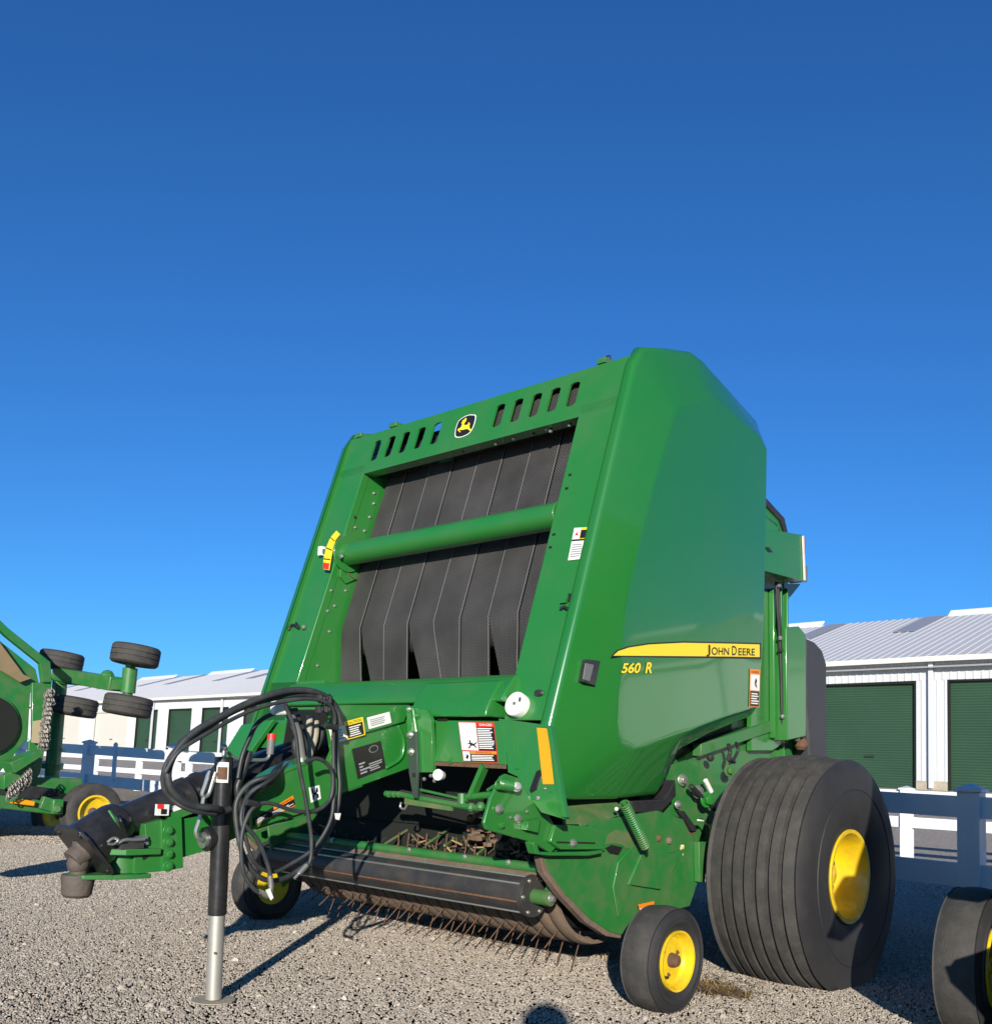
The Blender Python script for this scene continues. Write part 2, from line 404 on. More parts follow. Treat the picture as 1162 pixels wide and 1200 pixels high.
# ---- belts
def by(z): return 3.30+(z-1.6)*.29 if z > 1.6 else 3.30+(1.6-z)*.05
def Abelt(px, py, off=0):
    p = A(px, py, y=3.35)
    for _ in range(12): p = A(px, py, y=by(p.z)+off)
    return p
bend = [A(x, 741, y=3.30).x for x in (399, 422.5, 450, 478, 508, 539, 572, 607)]+[-2.79]
bend[0] = mx(-2.745)
botL = [399, 433, 450, 491, 517, 539, 585, 607]; botR = [424, 450, 478, 517, 539, 573, 607, 640]
for i in range(8):
    mb = MB(); g = .0035
    xa, xb = bend[i]+g, bend[i+1]-g
    ba, bb = Abelt(botL[i], 797).x, Abelt(botR[i], 797).x
    off = .004*(i % 2)
    rows = [(2.74, xa, xb, 0), (2.3, xa, xb, 0), (1.9, xa, xb, 0), (1.66, xa, xb, 0), (1.60, xa, xb, 0), (1.55, xa*.9+ba*.1, xb*.9+bb*.1, 0), (1.33, ba+g, bb-g, .0), (1.2, ba+g, bb-g, 0)]
    n = len(rows); vs = []
    for dy in (-.003, .004):
        for z, a, b, d in rows: vs += [(a, by(z)+off+dy, z), (b, by(z)+off+dy, z)]
    fs = []
    for q in range(n-1):
        i0 = 2*q; j0 = 2*n+2*q
        fs += [[i0, i0+1, i0+3, i0+2], [j0, j0+1, j0+3, j0+2], [i0, i0+2, j0+2, j0], [i0+1, i0+3, j0+3, j0+1]]
    mb.add(vs, fs, BELT)
    ob = mb.build('belt', R_, ang=20)
    # thin grey line along one belt edge
    me_ = MB(); e_ = []
    for z, a, b, d in rows: e_.append((b-.002, by(z)+off-.0035, z))
    me_.tube(e_, .0008, GRY, 4); me_.build('belt_edge', ob)
mb = MB(); mb.cyl((mx(-2.74), 3.58, 2.60), (-2.74, 3.58, 2.60), .08, ST, 24); mb.cyl((mx(-2.74), 3.40, 1.52), (-2.74, 3.40, 1.52), .06, ST, 24)
mb.split('belt_roller', R_)
# ---- cross tube
mb = MB(); tL = A(410, 651, x=mx(-2.735)); tz = 2.02; ty = fpy(2.02, .055)
mb.cyl((mx(-2.73), ty, tz), (-2.73, ty, tz), .062, G, 28)
mb.lathe((mx(-2.735), ty, tz), (1, 0, 0), [(0, .10), (.012, .10)], G, 28)
mb.build('cross_tube', R_, .003)
# bale gauge with yellow scale
mb = MB(); pts = []
arcp = [(394, 622), (387, 630), (382, 642), (379, 655), (379, 667)]
arcq = [(398, 626), (392, 634), (389, 645), (387, 656), (385, 668)]
a3 = PX(arcp, fp=-.035); b3 = PX(arcq, fp=-.035)
mb.prism(a3+b3[::-1], (0, .006, 0), YD)
for k in range(1, 4):
    mb.prism([a3[k]+V((0, -.002, .004)), b3[k]+V((0, -.002, .004)), b3[k]+V((0, -.002, -.002)), a3[k]+V((0, -.002, -.002))], (0, .001, 0), DBk)
m_ = [a3[4]*.35+a3[3]*.65, b3[4]*.35+b3[3]*.65, b3[4]*.95+b3[3]*.05, a3[4]*.95+a3[3]*.05]; mb.prism([p+V((0, -.002, 0)) for p in m_], (0, .001, 0), DR)
mb.box(A(377, 646, fp=-.02), (.03, .03, .05), WP); mb.box(A(384, 646, fp=-.01), (.04, .04, .02), G)
mb.build('bale_size_gauge', R_)
mb = MB(); mb.prism(PX([(404, 622), (418, 628), (424, 650), (418, 678), (404, 684), (397, 676)], x=mx(-2.725)+.002), (.010, 0, 0), G)
mb.tube(PX([(398, 628), (400, 645), (404, 664), (411, 675), (418, 679)], x=mx(-2.725)+.014), .004, RS, 6, 4); mb.bolt(A(400, 652, fp=-.006), FN, .009)
mb.build('gauge_bracket', R_, .002)
# small latches and cables on posts
mb = MB()
for px, py in [(668, 556), (664, 572), (649, 626), (645, 641)]: mb.box(A(px, py, fp=-.004), (.012, .012, .006), BK)
mb.tube(PX([(656, 713), (661, 711), (666, 713), (670, 708), (672, 698)], fp=-.015), .006, BK, 6, 4); mb.box(A(661, 704, fp=-.008), (.03, .02, .02), G); mb.box(A(668, 700, fp=-.01), (.01, .02, .03), BK)
mb.tube(PX([(338, 738), (343, 732), (350, 736), (347, 730)], fp=-.012), .007, BK, 6, 4); mb.ball(A(356, 735, fp=-.012), .014, GR, 10)
mb.ball(A(631, 812, fp=-.008), .018, BK, 10, (1.4, .5, .8))
mb.split('cable_clip', R_)
# ---- hood below the window
mb = MB()
def extr(prof, x0, x1, m): 
    n = len(prof); vs = [(x0, y, z) for y, z in prof]+[(x1, y, z) for y, z in prof]
    mb.add(vs, [[i, (i+1) % n, n+(i+1) % n, n+i] for i in range(n)]+[list(range(n))[::-1], list(range(n, 2*n))], m)
extr([(3.40, 1.285), (3.045, 1.285), (3.02, 1.275), (2.96, 1.20), (2.945, 1.175), (2.945, 1.165), (3.05, 1.16), (3.40, 1.20)], mx(-2.70), -2.70, G)
extr([(3.10, 1.262), (3.02, 1.262), (2.98, 1.25), (2.925, 1.17), (2.905, 1.13), (2.90, 1.10), (3.1, 1.10)], -3.20, -2.745, G)
mb.build('window_hood', R_, .012, seg=3)
mb = MB(); mb.prism(PX([(502, 844), (589, 845), (593, 896), (506, 892)], fp=-.06), (0, .02, 0), G)
mb.prism(PX([(512, 842), (524, 842), (524, 845), (512, 845)], fp=-.064), (0, .002, 0), DBk)
mb.prism(PX([(593, 896), (506, 892), (506, 897), (593, 901)], fp=-.055), (0, .002, 0), RS)
mb.bolt(A(528, 891, fp=-.06), FN, .01, G); lowp = mb.build('lower_front_panel', R_, .003)
mb = MB(); mb.prism(PX([(584, 842), (643, 850), (661, 960), (634, 952), (618, 931), (606, 910), (595, 905), (594, 885)], fp=-.055), (0, .03, 0), G)
mb.prism(PX([(596, 846), (599, 845), (607, 901), (603, 901)], fp=-.062), (0, .01, 0), G)
mb.prism(PX([(640, 850), (645, 852), (663, 958), (657, 957)], fp=-.066), (0, .02, 0), G)
mb.bolt(A(638, 924, fp=-.058), FN, .004); mb.bolt(A(646, 927, fp=-.058), FN, .004, G); mb.bolt(A(630, 935, fp=-.058), FN, .006)
mb.prism([p for p in PX([(628, 904), (632, 902), (633, 908), (628, 925), (622, 929), (620, 926)], fp=-.062)], (0, .01, 0), DBk)
leg = mb.build('front_leg', R_, .003)
mb = MB(); q = [V((mx(p.x), p.y, p.z)) for p in PX([(584, 842), (643, 850), (661, 960), (634, 952), (618, 931), (606, 910), (595, 905), (594, 885)], fp=-.055)]
mb.prism(q, (0, .03, 0), G); mb.prism([V((mx(-2.50), fpy(1.3), 1.3)), V((mx(-2.95), fpy(1.3), 1.3)), V((mx(-2.95), fpy(.95), .95)), V((mx(-2.50), fpy(.95), .95))], (0, .03, 0), G); mb.build('front_leg', R_, .003)
d = decal_px((629, 853), (642, 854), (649, 919), (636, 919), FN, fp=-.0565); d.rect(0, 0, 1, 1, AM)
d.build('amber_reflector', R_)
mb = MB(); c = A(604, 825, fp=-.03); mb.lathe(c, FN, [(-.03, .05), (0, .052), (.006, .05), (.0065, .0)], WP, 36); mb.lathe(c+FN*.006, FN, [(0, .007), (.006, .006)], GR, 10)
e = A(609, 820, fp=-.037); mb.ball(e, .012, BK, 10, (.5, .4, 1)); mb.build('round_white_dial', R_)
# near-black sheet standing in for the shade deep in the pickup throat
mb = MB(); mb.prism([(mx(-2.66), 3.25, .62), (-2.70, 3.25, .62), (-2.70, 3.15, 1.15), (mx(-2.66), 3.15, 1.15)], (0, .02, 0), DK); mb.build('throat_shade_sheet', R_)

# ---- decals
d = decal_px((537, 846), (579, 847), (584, 894), (543, 893), FN, fp=-.0615)
d.rect(0, 0, 1, 1, DR, 1).rect(.015, .02, .49, .71, DW, 2).rect(.50, .12, .985, .71, DBk, 2).rect(.5, .02, .985, .11, DR, 2)
d.text('DANGER', .60, .035, .95, .095, DW, 3).lines(.52, .14, .96, .68, 12, DW, 3).rect(.015, .73, .985, .985, DBk, 2).rect(.25, .73, .985, .80, DO, 3).text('WARNING', .4, .742, .85, .79, DBk, 4)
d.rect(.03, .745, .23, .97, DW, 3).lines(.27, .82, .95, .97, 4, DW, 3)
man = [(.25, .47), (.29, .45), (.30, .52), (.38, .55), (.47, .50), (.48, .52), (.40, .58), (.46, .64), (.44, .655), (.36, .60), (.30, .60), (.24, .67), (.19, .665), (.26, .60), (.27, .56), (.20, .55), (.20, .53), (.26, .53)]
d.poly(man, DBk, 3).poly([(.10, .90), (.16, .80), (.20, .86), (.15, .95)], DBk, 4); d.build('danger_decal', lowp)
d = decal_px((673, 619), (690, 618), (683.5, 655), (665.5, 657), FN, fp=-.002)
d.rect(0, 0, 1, 1, DBk, 1).rect(0, 0, .48, .36, DW, 2).rect(.48, 0, 1, .36, YD, 2).rect(.52, .08, .97, .34, DBk, 3).poly([(.14, .24), (.28, .12), (.38, .24)], DR, 3).rect(0, .42, 1, 1, DW, 2).lines(.1, .5, .92, .93, 6, GRY, 3)
d.build('warning_decal', PL)
d = decal_px((878, 784), (890, 785), (889, 829), (877, 828), (1, 0, 0), x=-2.3845)
d.rect(0, 0, 1, 1, DO, 1).rect(.06, .14, .94, .56, DW, 2).rect(.06, .58, .94, .98, DBk, 2).lines(.14, .62, .9, .94, 5, DW, 3).text('WARNING', .12, .04, .88, .10, DBk, 2).poly([(.55, .22), (.68, .30), (.6, .38), (.72, .5), (.5, .44), (.45, .34)], DBk, 3)
d.build('warning_decal', SH)
# stripe with wordmark
SX = -2.3852
mb = MB()
def side(pts, m, k): mb.add([p+V((.001*k, 0, 0)) for p in PX(pts, x=SX)], [list(range(len(pts)))], m)
side([(715, 769.5), (722, 762), (735, 757.5), (760, 753.5), (800, 751.5), (850, 752.5), (891.5, 753.5), (891.5, 772.5), (850, 771.5), (780, 770.5)], DBk, 0)
side([(718, 768.3), (724, 763), (736, 759), (760, 755.3), (800, 753.3), (850, 754.2), (889.5, 755.2), (889.5, 770), (850, 769.3), (780, 768.7)], YD, 1)
mb.build('yellow_stripe', SH)
d = decal_px((826.5, 755), (884, 757.5), (884, 769.6), (826.5, 769), (1, 0, 0), x=SX)
d.text('J', 0.0, .04, .075, 1.0, DBk, 3, bold=.01).text('OHN', .10, .22, .445, .88, DBk, 3, bold=.01).text('D', .505, .04, .60, .88, DBk, 3, bold=.01).text('EERE', .635, .22, .99, .88, DBk, 3, bold=.01)
d.build('lettering', SH)
d = decal_px((727, 777), (763, 776), (763, 789), (727, 789), (1, 0, 0), x=SX)
d.text('560', -.01, -.03, .65, 1.04, DBk, 1, .25, .05).text('560', 0, 0, .63, 1, YD, 2, .25, .03).text('R', .76, -.02, 1.02, 1.03, DBk, 1, .25, .05).text('R', .77, 0, 1, 1, YD, 2, .25, .03)
d.build('lettering', SH)
# emblem: leaping deer on a black field with a pale border
mb = MB()
def em(p): return A(520+p[0]/23.24, 480+p[1]/23.24, fp=0)
def emb(pts, m, k): mb.add([em(p)+FN*(.0012*k) for p in pts], [list(range(len(pts)))], m)
border = [(300, 720), (300, 640), (320, 520), (360, 400), (400, 310), (480, 240), (600, 170), (720, 135), (860, 140), (885, 180), (870, 290), (840, 400), (800, 500), (740, 610), (660, 680), (560, 730), (450, 765), (330, 765)]
cc = (592, 450); ins = [(cc[0]+(x-cc[0])*.915, cc[1]+(y-cc[1])*.925) for x, y in border]
emb(border, DW, 1); emb(ins, DBk, 2)
emb([(505, 320), (560, 285), (600, 235), (628, 240), (625, 300), (600, 340), (575, 370), (560, 430), (620, 425), (670, 420), (672, 365), (705, 360), (722, 410), (705, 450), (715, 510), (755, 560), (745, 620), (690, 560), (640, 535), (580, 550), (530, 562), (455, 565), (430, 575), (470, 620), (450, 632), (385, 570), (390, 540), (460, 505), (495, 450), (510, 400), (485, 370), (525, 335)], YD, 3)
mb.build('emblem', mask)
d = decal_px((586, 793.5), (602, 793), (603, 801), (579, 801.5), FN, fp=-.008); d.text('360 500', .3, .1, .95, .4, DW, 2).lines(0, .55, 1, .95, 2, DW, 2, .1)
d.build('lettering', R_)

# ---- wheels
def tyre_part(x0, x1, y, z, R, rr, grooves, parent, sag=0):
    w = x1-x0; mb = MB(); s = min(.12, w*.22)
    prof = [(0.035*w/.46, rr), (.01, rr+(R-rr)*.18), (-.004, rr+(R-rr)*.40), (-.003, rr+(R-rr)*.55), (-.0055, rr+(R-rr)*.555), (-.0055, rr+(R-rr)*.565), (-.001, rr+(R-rr)*.57), (.003, rr+(R-rr)*.72), (.012, R-s*.42), (s*.30, R-s*.16)]
    side_n = len(prof)
    u0, u1 = s*.42, w-s*.42; k = grooves+1
    gw = w*.021 if grooves else 0
    tr = []
    def crown(u): return R-.018*w/.46*(abs(u-w/2)/(w/2))**2*2.2
    if grooves:
        for i in range(k):
            a = u0+(u1-u0)*i/k+(gw if i else 0); b = u0+(u1-u0)*(i+1)/k-(gw if i < k-1 else 0)
            tr += [(a, crown(a)), ((a+b)/2, crown((a+b)/2)+.001), (b, crown(b))]
            if i < k-1: tr += [(b+gw*.35, crown(b)-.02), (b+gw*1.65, crown(b)-.02)]
    else:
        for i in range(9): u = u0+(u1-u0)*i/8; tr.append((u, crown(u)))
    full = prof+tr+[(w-a, r) for a, r in prof[::-1]]
    full += [(w*.7, rr-.012), (w*.3, rr-.012)]
    n = 96 if R > .3 else 64
    mb.lathe((x0, y, z), (1, 0, 0), full, TY, n, closed=True)
    fm = mb.mi(TS); P = len(full)
    for i in range(P):
        if i < side_n-1 or i >= P-side_n-2:
            for j in range(n): mb.m[i*n+j] = fm
    if sag:
        for i, p in enumerate(mb.v):
            if p.z < .07: mb.v[i] = V((p.x+(p.x-(x0+x1)/2)*.07*(.07-p.z)/.07, p.y, max(p.z, .002+0*p.z) if p.z < .004 else p.z))
    return mb.build('tyre', parent, ang=28)
def rim_part(xo, s, y, z, rr, parent, hub=True, w=.2, dish=.09):
    # s=+1: outer face looks to +x
    mb = MB(); ax = (s, 0, 0)
    prof = [(-w, rr*.99), (-.015, rr*1.0), (.004, rr*1.06), (.012, rr*1.05), (.010, rr*.97), (-.02, rr*.90), (-dish*.55, rr*.86), (-dish, rr*.80), (-dish, rr*.45), (-dish*.8, rr*.30), (-dish*.8, .0)]
    mb.lathe((xo, y, z), ax, prof, YW, 64)
    o = mb.build('rim', parent, ang=35)
    if hub:
        m2 = MB(); hx = xo-s*dish*.8
        m2.lathe((hx, y, z), ax, [(0, rr*.26), (.015, rr*.24), (.03, rr*.2), (.036, rr*.12), (.037, 0)], RS if rr < .15 else YW, 20)
        m2.build('hub', o)
        for k in range(6 if rr > .15 else 3):
            a = k*math.pi*2/(6 if rr > .15 else 3)+.4; m3 = MB(); q = rr*(.55 if rr > .15 else .52)
            m3.bolt((xo-s*(dish+.001), y+q*math.cos(a), z+q*math.sin(a)), ax, .013 if rr > .15 else .006, RS); m3.build('lug_bolt', o)
        m3 = MB(); m3.cyl((xo-s*dish*.5, y-rr*.55, z-rr*.5), (xo-s*dish*.5+s*.02, y-rr*.56, z-rr*.51), .0045, BK, 8); m3.build('valve_stem', o)
    return o
def wheel(name, x0, x1, y, z, R, rr, gr, s, root, dish=.09, sag=0):
    e = bpy.data.objects.new(name, None); C.objects.link(e); e.parent = root
    o = V((0, 0, 0)); q = root
    while q: o += q.location; q = q.parent
    e.location = V(((x0+x1)/2, y, z))-o
    tyre_part(x0, x1, y, z, R, rr, gr, e, sag)
    rim_part(x1-.03*(x1-x0)/.46 if s > 0 else x0+.03*(x1-x0)/.46, s, y, z, rr, e, dish=dish, w=(x1-x0)*.85)
    return e
MY, MZ = 4.435, .482
wheel('main_wheel', -2.37, -1.885, MY+.03, MZ, .543, .2, 6, 1, R_, .13, 1)
wheel('main_wheel', mx(-1.885), mx(-2.37), MY+.03, MZ, .543, .2, 6, -1, R_, .13, 1)
wheel('gauge_wheel', -2.235, -2.095, 3.34, .197, .2, .108, 0, 1, R_, .03)
wheel('gauge_wheel', mx(-2.095), mx(-2.235), 3.34, .197, .2, .108, 0, -1, R_, .03)
mb = MB(); mb.cyl((mx(-2.3), MY, MZ), (-2.3, MY, MZ), .05, GD, 16); mb.box((XC, MY, MZ+.12), (1.9, .14, .14), GD); mb.build('axle', R_, .004)

# ---- chassis side, pickup sides
def both(fn, name, bevel=.004):
    for s in (1, -1):
        mb = MB(); fn(mb, s); mb.build(name, R_, bevel)
def sx(pts, s): return [V(p) if s > 0 else V((mx(p[0]), p[1], p[2])) for p in pts]
def chassis(mb, s):
    x = -2.60
    mb.prism(sx([(x, 3.80, .95), (x, 4.10, 1.03), (x, 4.5, 1.17), (x, 4.9, 1.25), (x, 5.3, 1.15), (x, 5.3, .70), (x, 4.75, .45), (x, 4.2, .42), (x, 3.80, .55)], s), (-.02*s, 0, 0), GD)
    mb.prism(sx([(x+.002, 4.22, 1.0), (x+.002, 5.2, 1.22), (x+.002, 5.2, 1.28), (x+.002, 4.22, 1.06)], s), (.05*s, 0, 0), GD)
    mb.prism(sx([(x+.002, 3.86, .92), (x+.002, 4.15, .98), (x+.002, 4.05, .6), (x+.002, 3.9, .55)], s), (.02*s, 0, 0), GD)
both(chassis, 'chassis_plate')
mb = MB()
for (px, py, r, m, x) in [(799, 914, .02, ZN, -2.57), (817, 928, .022, ZN, -2.55), (827, 937, .026, G, -2.52), (794, 943, .014, ZN, -2.55), (853, 903, .02, GB, -2.52)]:
    mb.bolt(A(px, py, x=x), (1, -.3, 0), r, m)
mb.cyl(A(826, 914, x=-2.53), A(833, 928, x=-2.53), .012, WP, 10); mb.cyl(A(809, 921, x=-2.53), A(818, 930, x=-2.53), .014, BK, 10)
mb.cyl(A(818, 930, x=-2.53), A(840, 952, x=-2.53), .012, BK, 10); mb.ball(A(839, 952, x=-2.52), .01, WP, 8)
mb.tube(PX([(766, 955), (767, 968), (776, 980), (784, 990)], x=-2.45), .007, DB, 8, 5); mb.tube(PX([(770, 965), (780, 975), (788, 985), (782, 992), (770, 988)], x=-2.45), .005, BK, 8, 5)
mb.ball(A(783, 985, x=-2.44), .018, DB, 8); mb.ball(A(771, 982, x=-2.44), .016, RS, 8)
mb.tube(PX([(817, 961), (824, 961), (829, 972), (825, 986), (816, 987)], x=-2.5), .005, BK, 8, 5); mb.cyl(A(817, 961, x=-2.49), A(824, 962, x=-2.49), .005, WP, 8)
mb.prism(PX([(793, 957), (803, 968), (813, 974), (803, 982), (797, 978), (792, 965)], x=-2.52), (.015, 0, 0), RS)
mb.prism(PX([(790, 950), (797, 950), (813, 972), (807, 974)], x=-2.5), (.02, 0, 0), BK)
mb.split('chassis_fitting', R_, .002)
# hoses and dark plate in the notch under the shield
mb = MB(); mb.prism([(-2.62, 4.05, 1.02), (-2.62, 4.6, 1.30), (-2.62, 4.6, 1.08), (-2.62, 4.1, .96)], (.02, 0, 0), GR)
mb.tube(PX([(853, 872), (855, 882), (853, 890), (860, 893)], x=-2.5), .010, BK, 8, 5); mb.tube(PX([(862, 870), (864, 880), (858, 892)], x=-2.48), .008, BK, 8, 5)
mb.ball(A(832, 888, x=-2.52), .02, BK, 8); mb.split('hose_bundle', R_)
# black rubber curb under shield
mb = MB(); mb.prism(PX([(739, 939), (777, 937), (784, 928), (791, 914), (792, 933), (776, 950), (774, 954), (744, 952)], x=-2.48), (-.06, 0, 0), BK); mb.build('rubber_skirt', R_, .004)
# pickup side plates
def pside(mb, s):
    x = -2.44
    pts = PX([(636, 1003), (642, 1020), (662, 1047), (690, 1076), (714, 1092), (728, 1096), (738, 1085), (760, 1075), (808, 1062), (817, 1035), (821, 990), (812, 984), (800, 960), (770, 950), (700, 962), (690, 968), (694, 992), (640, 998)], x=x)
    mb.prism(sx(pts, s), (-.015*s, 0, 0), GD)
    pts = PX([(758, 990), (722, 1075), (716, 1040), (722, 1010), (740, 990)], x=x+.001); mb.prism(sx(pts, s), (.010*s, 0, 0), GD)
    pts = PX([(748, 1000), (782, 1000), (800, 994), (770, 1042), (732, 1036)], x=x+.001); mb.prism(sx(pts, s), (.018*s, 0, 0), GD)
    pts = PX([(812, 986), (823, 986), (819, 1033), (813, 1033)], x=x+.001); mb.prism(sx(pts, s), (.03*s, 0, 0), GD)
    pts = PX([(636, 1003), (642, 1020), (662, 1047), (690, 1076), (714, 1092), (728, 1096), (727, 1100), (710, 1097), (686, 1081), (657, 1050), (637, 1022), (633, 1004)], x=x+.004); mb.prism(sx(pts, s), (-.035*s, 0, 0), DB)
both(pside, 'pickup_side_plate', .003)
mb = MB()   # recess, slot and stains on the left pickup plate
mb.prism(PX([(709, 994), (716, 990), (729, 993), (724, 1002), (714, 1000)], x=-2.437), (.002, 0, 0), DBk)
mb.prism(PX([(709, 990), (712, 978), (720, 972), (738, 975), (748, 990), (733, 995), (728, 990), (716, 988)], x=-2.438), (.002, 0, 0), GB)
mb.prism(PX([(688, 998), (692, 1004), (675, 1018)], x=-2.4385), (.0015, 0, 0), GD)
mb.split('plate_recess', R_)
# dusty top ledge of the pickup housing
mb = MB(); mb.prism([A(681, 966, x=-2.45), A(735, 950, x=-2.45), V((-2.62, 3.5, .83)), V((-2.62, 3.15, .80))], (0, 0, -.01), GB); mb.prism(PX([(657, 938), (666, 945), (677, 950), (681, 966), (662, 966)], x=-2.46), (-.01, 0, 0), GB); mb.split('housing_ledge', R_)
# gusset arm and slotted bar
def gus(mb, s):
    x = -2.42
    mb.prism(sx(PX([(588, 910), (593, 907), (608, 912), (618, 930), (640, 950), (650, 968), (651, 994), (645, 1000), (625, 987), (594, 979), (570, 972), (567, 964), (575, 935)], x=x), s), (-.015*s, 0, 0), G)
    mb.prism(sx(PX([(646, 966), (693, 968), (693, 985), (706, 995), (652, 995), (640, 986)], x=x+.001), s), (.02*s, 0, 0), G)
    mb.prism(sx(PX([(624, 988), (628, 985), (632, 998), (644, 999), (690, 998), (706, 996), (706, 1000), (690, 1003), (644, 1003), (628, 1001)], x=x+.03), s), (-.04*s, 0, 0), G)
mb = MB(); gus(mb, 1); mb.build('pickup_lift_arm', R_, .003)
mb = MB(); x = -2.40
mb.prism(PX([(652, 986), (697, 987), (697, 989), (652, 988)], x=x+.002), (.001, 0, 0), DBk)
for px, py, r in [(584, 948, .015), (606, 959, .015), (587, 967, .012), (671, 988, .014), (617, 951, .006), (630, 965, .008), (598, 958, .005)]: mb.bolt(A(px, py, x=x-.015 if px < 640 else x+.001), (1, 0, 0), r*.8, ZN if px not in (587, 630) else G)
mb.prism(PX([(612, 962), (626, 958), (623, 975), (610, 972)], x=x-.018), (.03, 0, 0), G)
mb.split('bolt', R_)
# springs
def spring(mb, a, b, R, r, turns, m):
    a = V(a); b = V(b); ax = (b-a).normalized(); u = ax.orthogonal().normalized(); w = ax.cross(u); n = int(turns*10)
    mb.tube([a+(b-a)*(i/n)+(u*math.cos(2*math.pi*i/10)+w*math.sin(2*math.pi*i/10))*R for i in range(n+1)], r, m, 6)
mb = MB(); a = A(731, 941, x=-2.36); b = A(756, 992, x=-2.36); spring(mb, a, b, .018, .0048, 22, GD); mb.cyl(a-(b-a)*.03, b, .011, GD, 8); mb.tube([b, b+(b-a)*.06, A(758, 1002, x=-2.4)], .005, BK, 6); mb.ball(A(722, 948, x=-2.4), .009, WP, 8)
mb.bolt(A(757, 993, x=-2.37), (1, 0, 0), .01); mb.build('pickup_spring', R_)
mb = MB(); a = A(584, 915, x=-2.40); b = A(604, 921, x=-2.40); spring(mb, A(583, 919, x=-2.40), A(603, 922, x=-2.40), .016, .004, 9, G); mb.bolt(A(605, 922, x=-2.385), (1, -.6, 0), .012); mb.cyl(A(571, 926, x=-2.5), A(585, 917, x=-2.44), .006, G, 8)
mb.build('lift_spring', R_)
d = decal_px((747, 1060), (766, 1056), (765, 1062), (751, 1075), (1, 0, 0), x=-2.42); d.rect(0, 0, 1, 1, DO).rect(0, .35, .5, 1, DW, 2).poly([(.1, .5), (.25, .8), (.4, .45), (.2, .7)], DBk, 3); d.build('warning_decal', R_)
d = decal_px((797, 990), (801, 990), (800, 1002), (795, 1003), (1, 0, 0), x=-2.436); d.rect(0, 0, 1, 1, DW).rect(.15, .1, .85, .9, YD, 2).poly([(.3, .3), (.7, .4), (.5, .7)], GRY, 3); d.build('grease_decal', R_)

# ---- pickup drum: stripper bands, tines, roller, tube
DYC, DZC, DR_ = 3.49, .485, .312
nb = 24; bw = 1.80/nb
def band():
    mb = MB(); w = bw*.86
    prof = [(-w/2, DR_-.02), (-w/2, DR_-.004), (-w/2+.008, DR_), (0, DR_+.006), (w/2-.008, DR_), (w/2, DR_-.004), (w/2, DR_-.02)]
    o = V((XC, DYC, DZC)); vs = []; n = 26
    for a_, r in prof:
        for j in range(n+1):
            t = math.radians(176+109*j/n)
            vs.append(V((XC+a_, DYC+r*math.cos(t), DZC+r*math.sin(t))))
    fs = [[i*(n+1)+j, i*(n+1)+j+1, (i+1)*(n+1)+j+1, (i+1)*(n+1)+j] for i in range(len(prof)-1) for j in range(n)]
    mb.add(vs, fs, DB); return mb.build('stripper_band', R_, ang=50)
b0 = band(); xs_b = [-2.585-bw*(i+.5) for i in range(nb)]
for i, x in enumerate(xs_b):
    o = b0 if i == 0 else b0.copy()
    if i: C.objects.link(o)
    o.location = (x-XC, 0, 0)
mb = MB(); mb.cyl((xs_b[-1]-.04, DYC, DZC), (-2.6, DYC, DZC), DR_-.05, DK, 24); mb.build('tine_drum', R_)
def tine(t):
    mb = MB(); t = math.radians(t); c, s_ = math.cos(t), math.sin(t); d = V((0, c, s_)); o = V((XC, DYC, DZC)); side = V((0, -s_, c))
    mb.tube([o+d*(DR_-.06), o+d*(DR_+.0)+side*.004, o+d*(DR_+.10)-side*.022], .0029, RS, 6)
    return mb.build('tine', R_)
for k in range(14):
    mb = MB(); x = -2.72-.062*k; mb.cyl((x, 3.17, .50), (x+random.uniform(-.01, .01), 3.18, .575+random.uniform(0, .03)), .0032, RS, 6); mb.build('tine', R_)
for t in (-98, -128):
    t0 = tine(t)
    for i in range(nb-1):
        o = t0 if i == 0 else t0.copy()
        if i: C.objects.link(o)
        o.location = (-2.585-bw*(i+1)-XC+random.uniform(-.006, .006), 0, 0)
        if i: o.rotation_euler = (random.uniform(-.015, .015), random.uniform(-.05, .05), 0)
# wind guard roller
mb = MB(); RY, RZ = 3.06, .40
for k in range(8):
    a = math.radians(22.5+45*k)
sec = []
for k in range(6):
    a = math.radians(60*k+18); sec.append(V((0, RY+.070*math.cos(a), RZ+.070*math.sin(a))))
mb.cyl((-4.42, RY, RZ), (-2.60, RY, RZ), .068, ST, 40)
for k in range(6):
    p = sec[k]; mb.cyl(p+V((-4.42, 0, 0)), p+V((-2.60, 0, 0)), .005, RS if k == 3 else ZN, 8)
mb.build('wind_guard_roller', R_, .003)
mb = MB(); mb.cyl((-2.61, RY, RZ), (-2.585, RY, RZ), .082, ST, 32)
for k in range(6): a = k*math.pi/3; mb.bolt((-2.585, RY+.07*math.cos(a), RZ+.07*math.sin(a)), (1, 0, 0), .006)
mb.cyl((-2.585, RY, RZ), (-2.50, RY, RZ), .03, GB, 16); mb.bolt((-2.50, RY, RZ), (1, 0, 0), .014)
mb.bar((-2.53, RY, RZ-.03), (-2.53, RY+.1, RZ+.22), .03, .02, GD); mb.build('roller_hub', R_, .002)
mb = MB(); mb.cyl((mx(-2.61), RY, RZ), (mx(-2.585), RY, RZ), .082, ST, 32); mb.bar((mx(-2.53), RY, RZ-.03), (mx(-2.53), RY+.1, RZ+.22), .03, .02, GD); mb.build('roller_hub', R_, .002)
mb = MB(); mb.cyl((mx(-2.55), 3.10, .505), (-2.57, 3.10, .505), .021, GD, 20); mb.prism([(mx(-2.55), 3.085, .486), (-2.57, 3.085, .486), (-2.57, 3.07, .466), (mx(-2.55), 3.07, .466)], (0, .008, .004), DB)
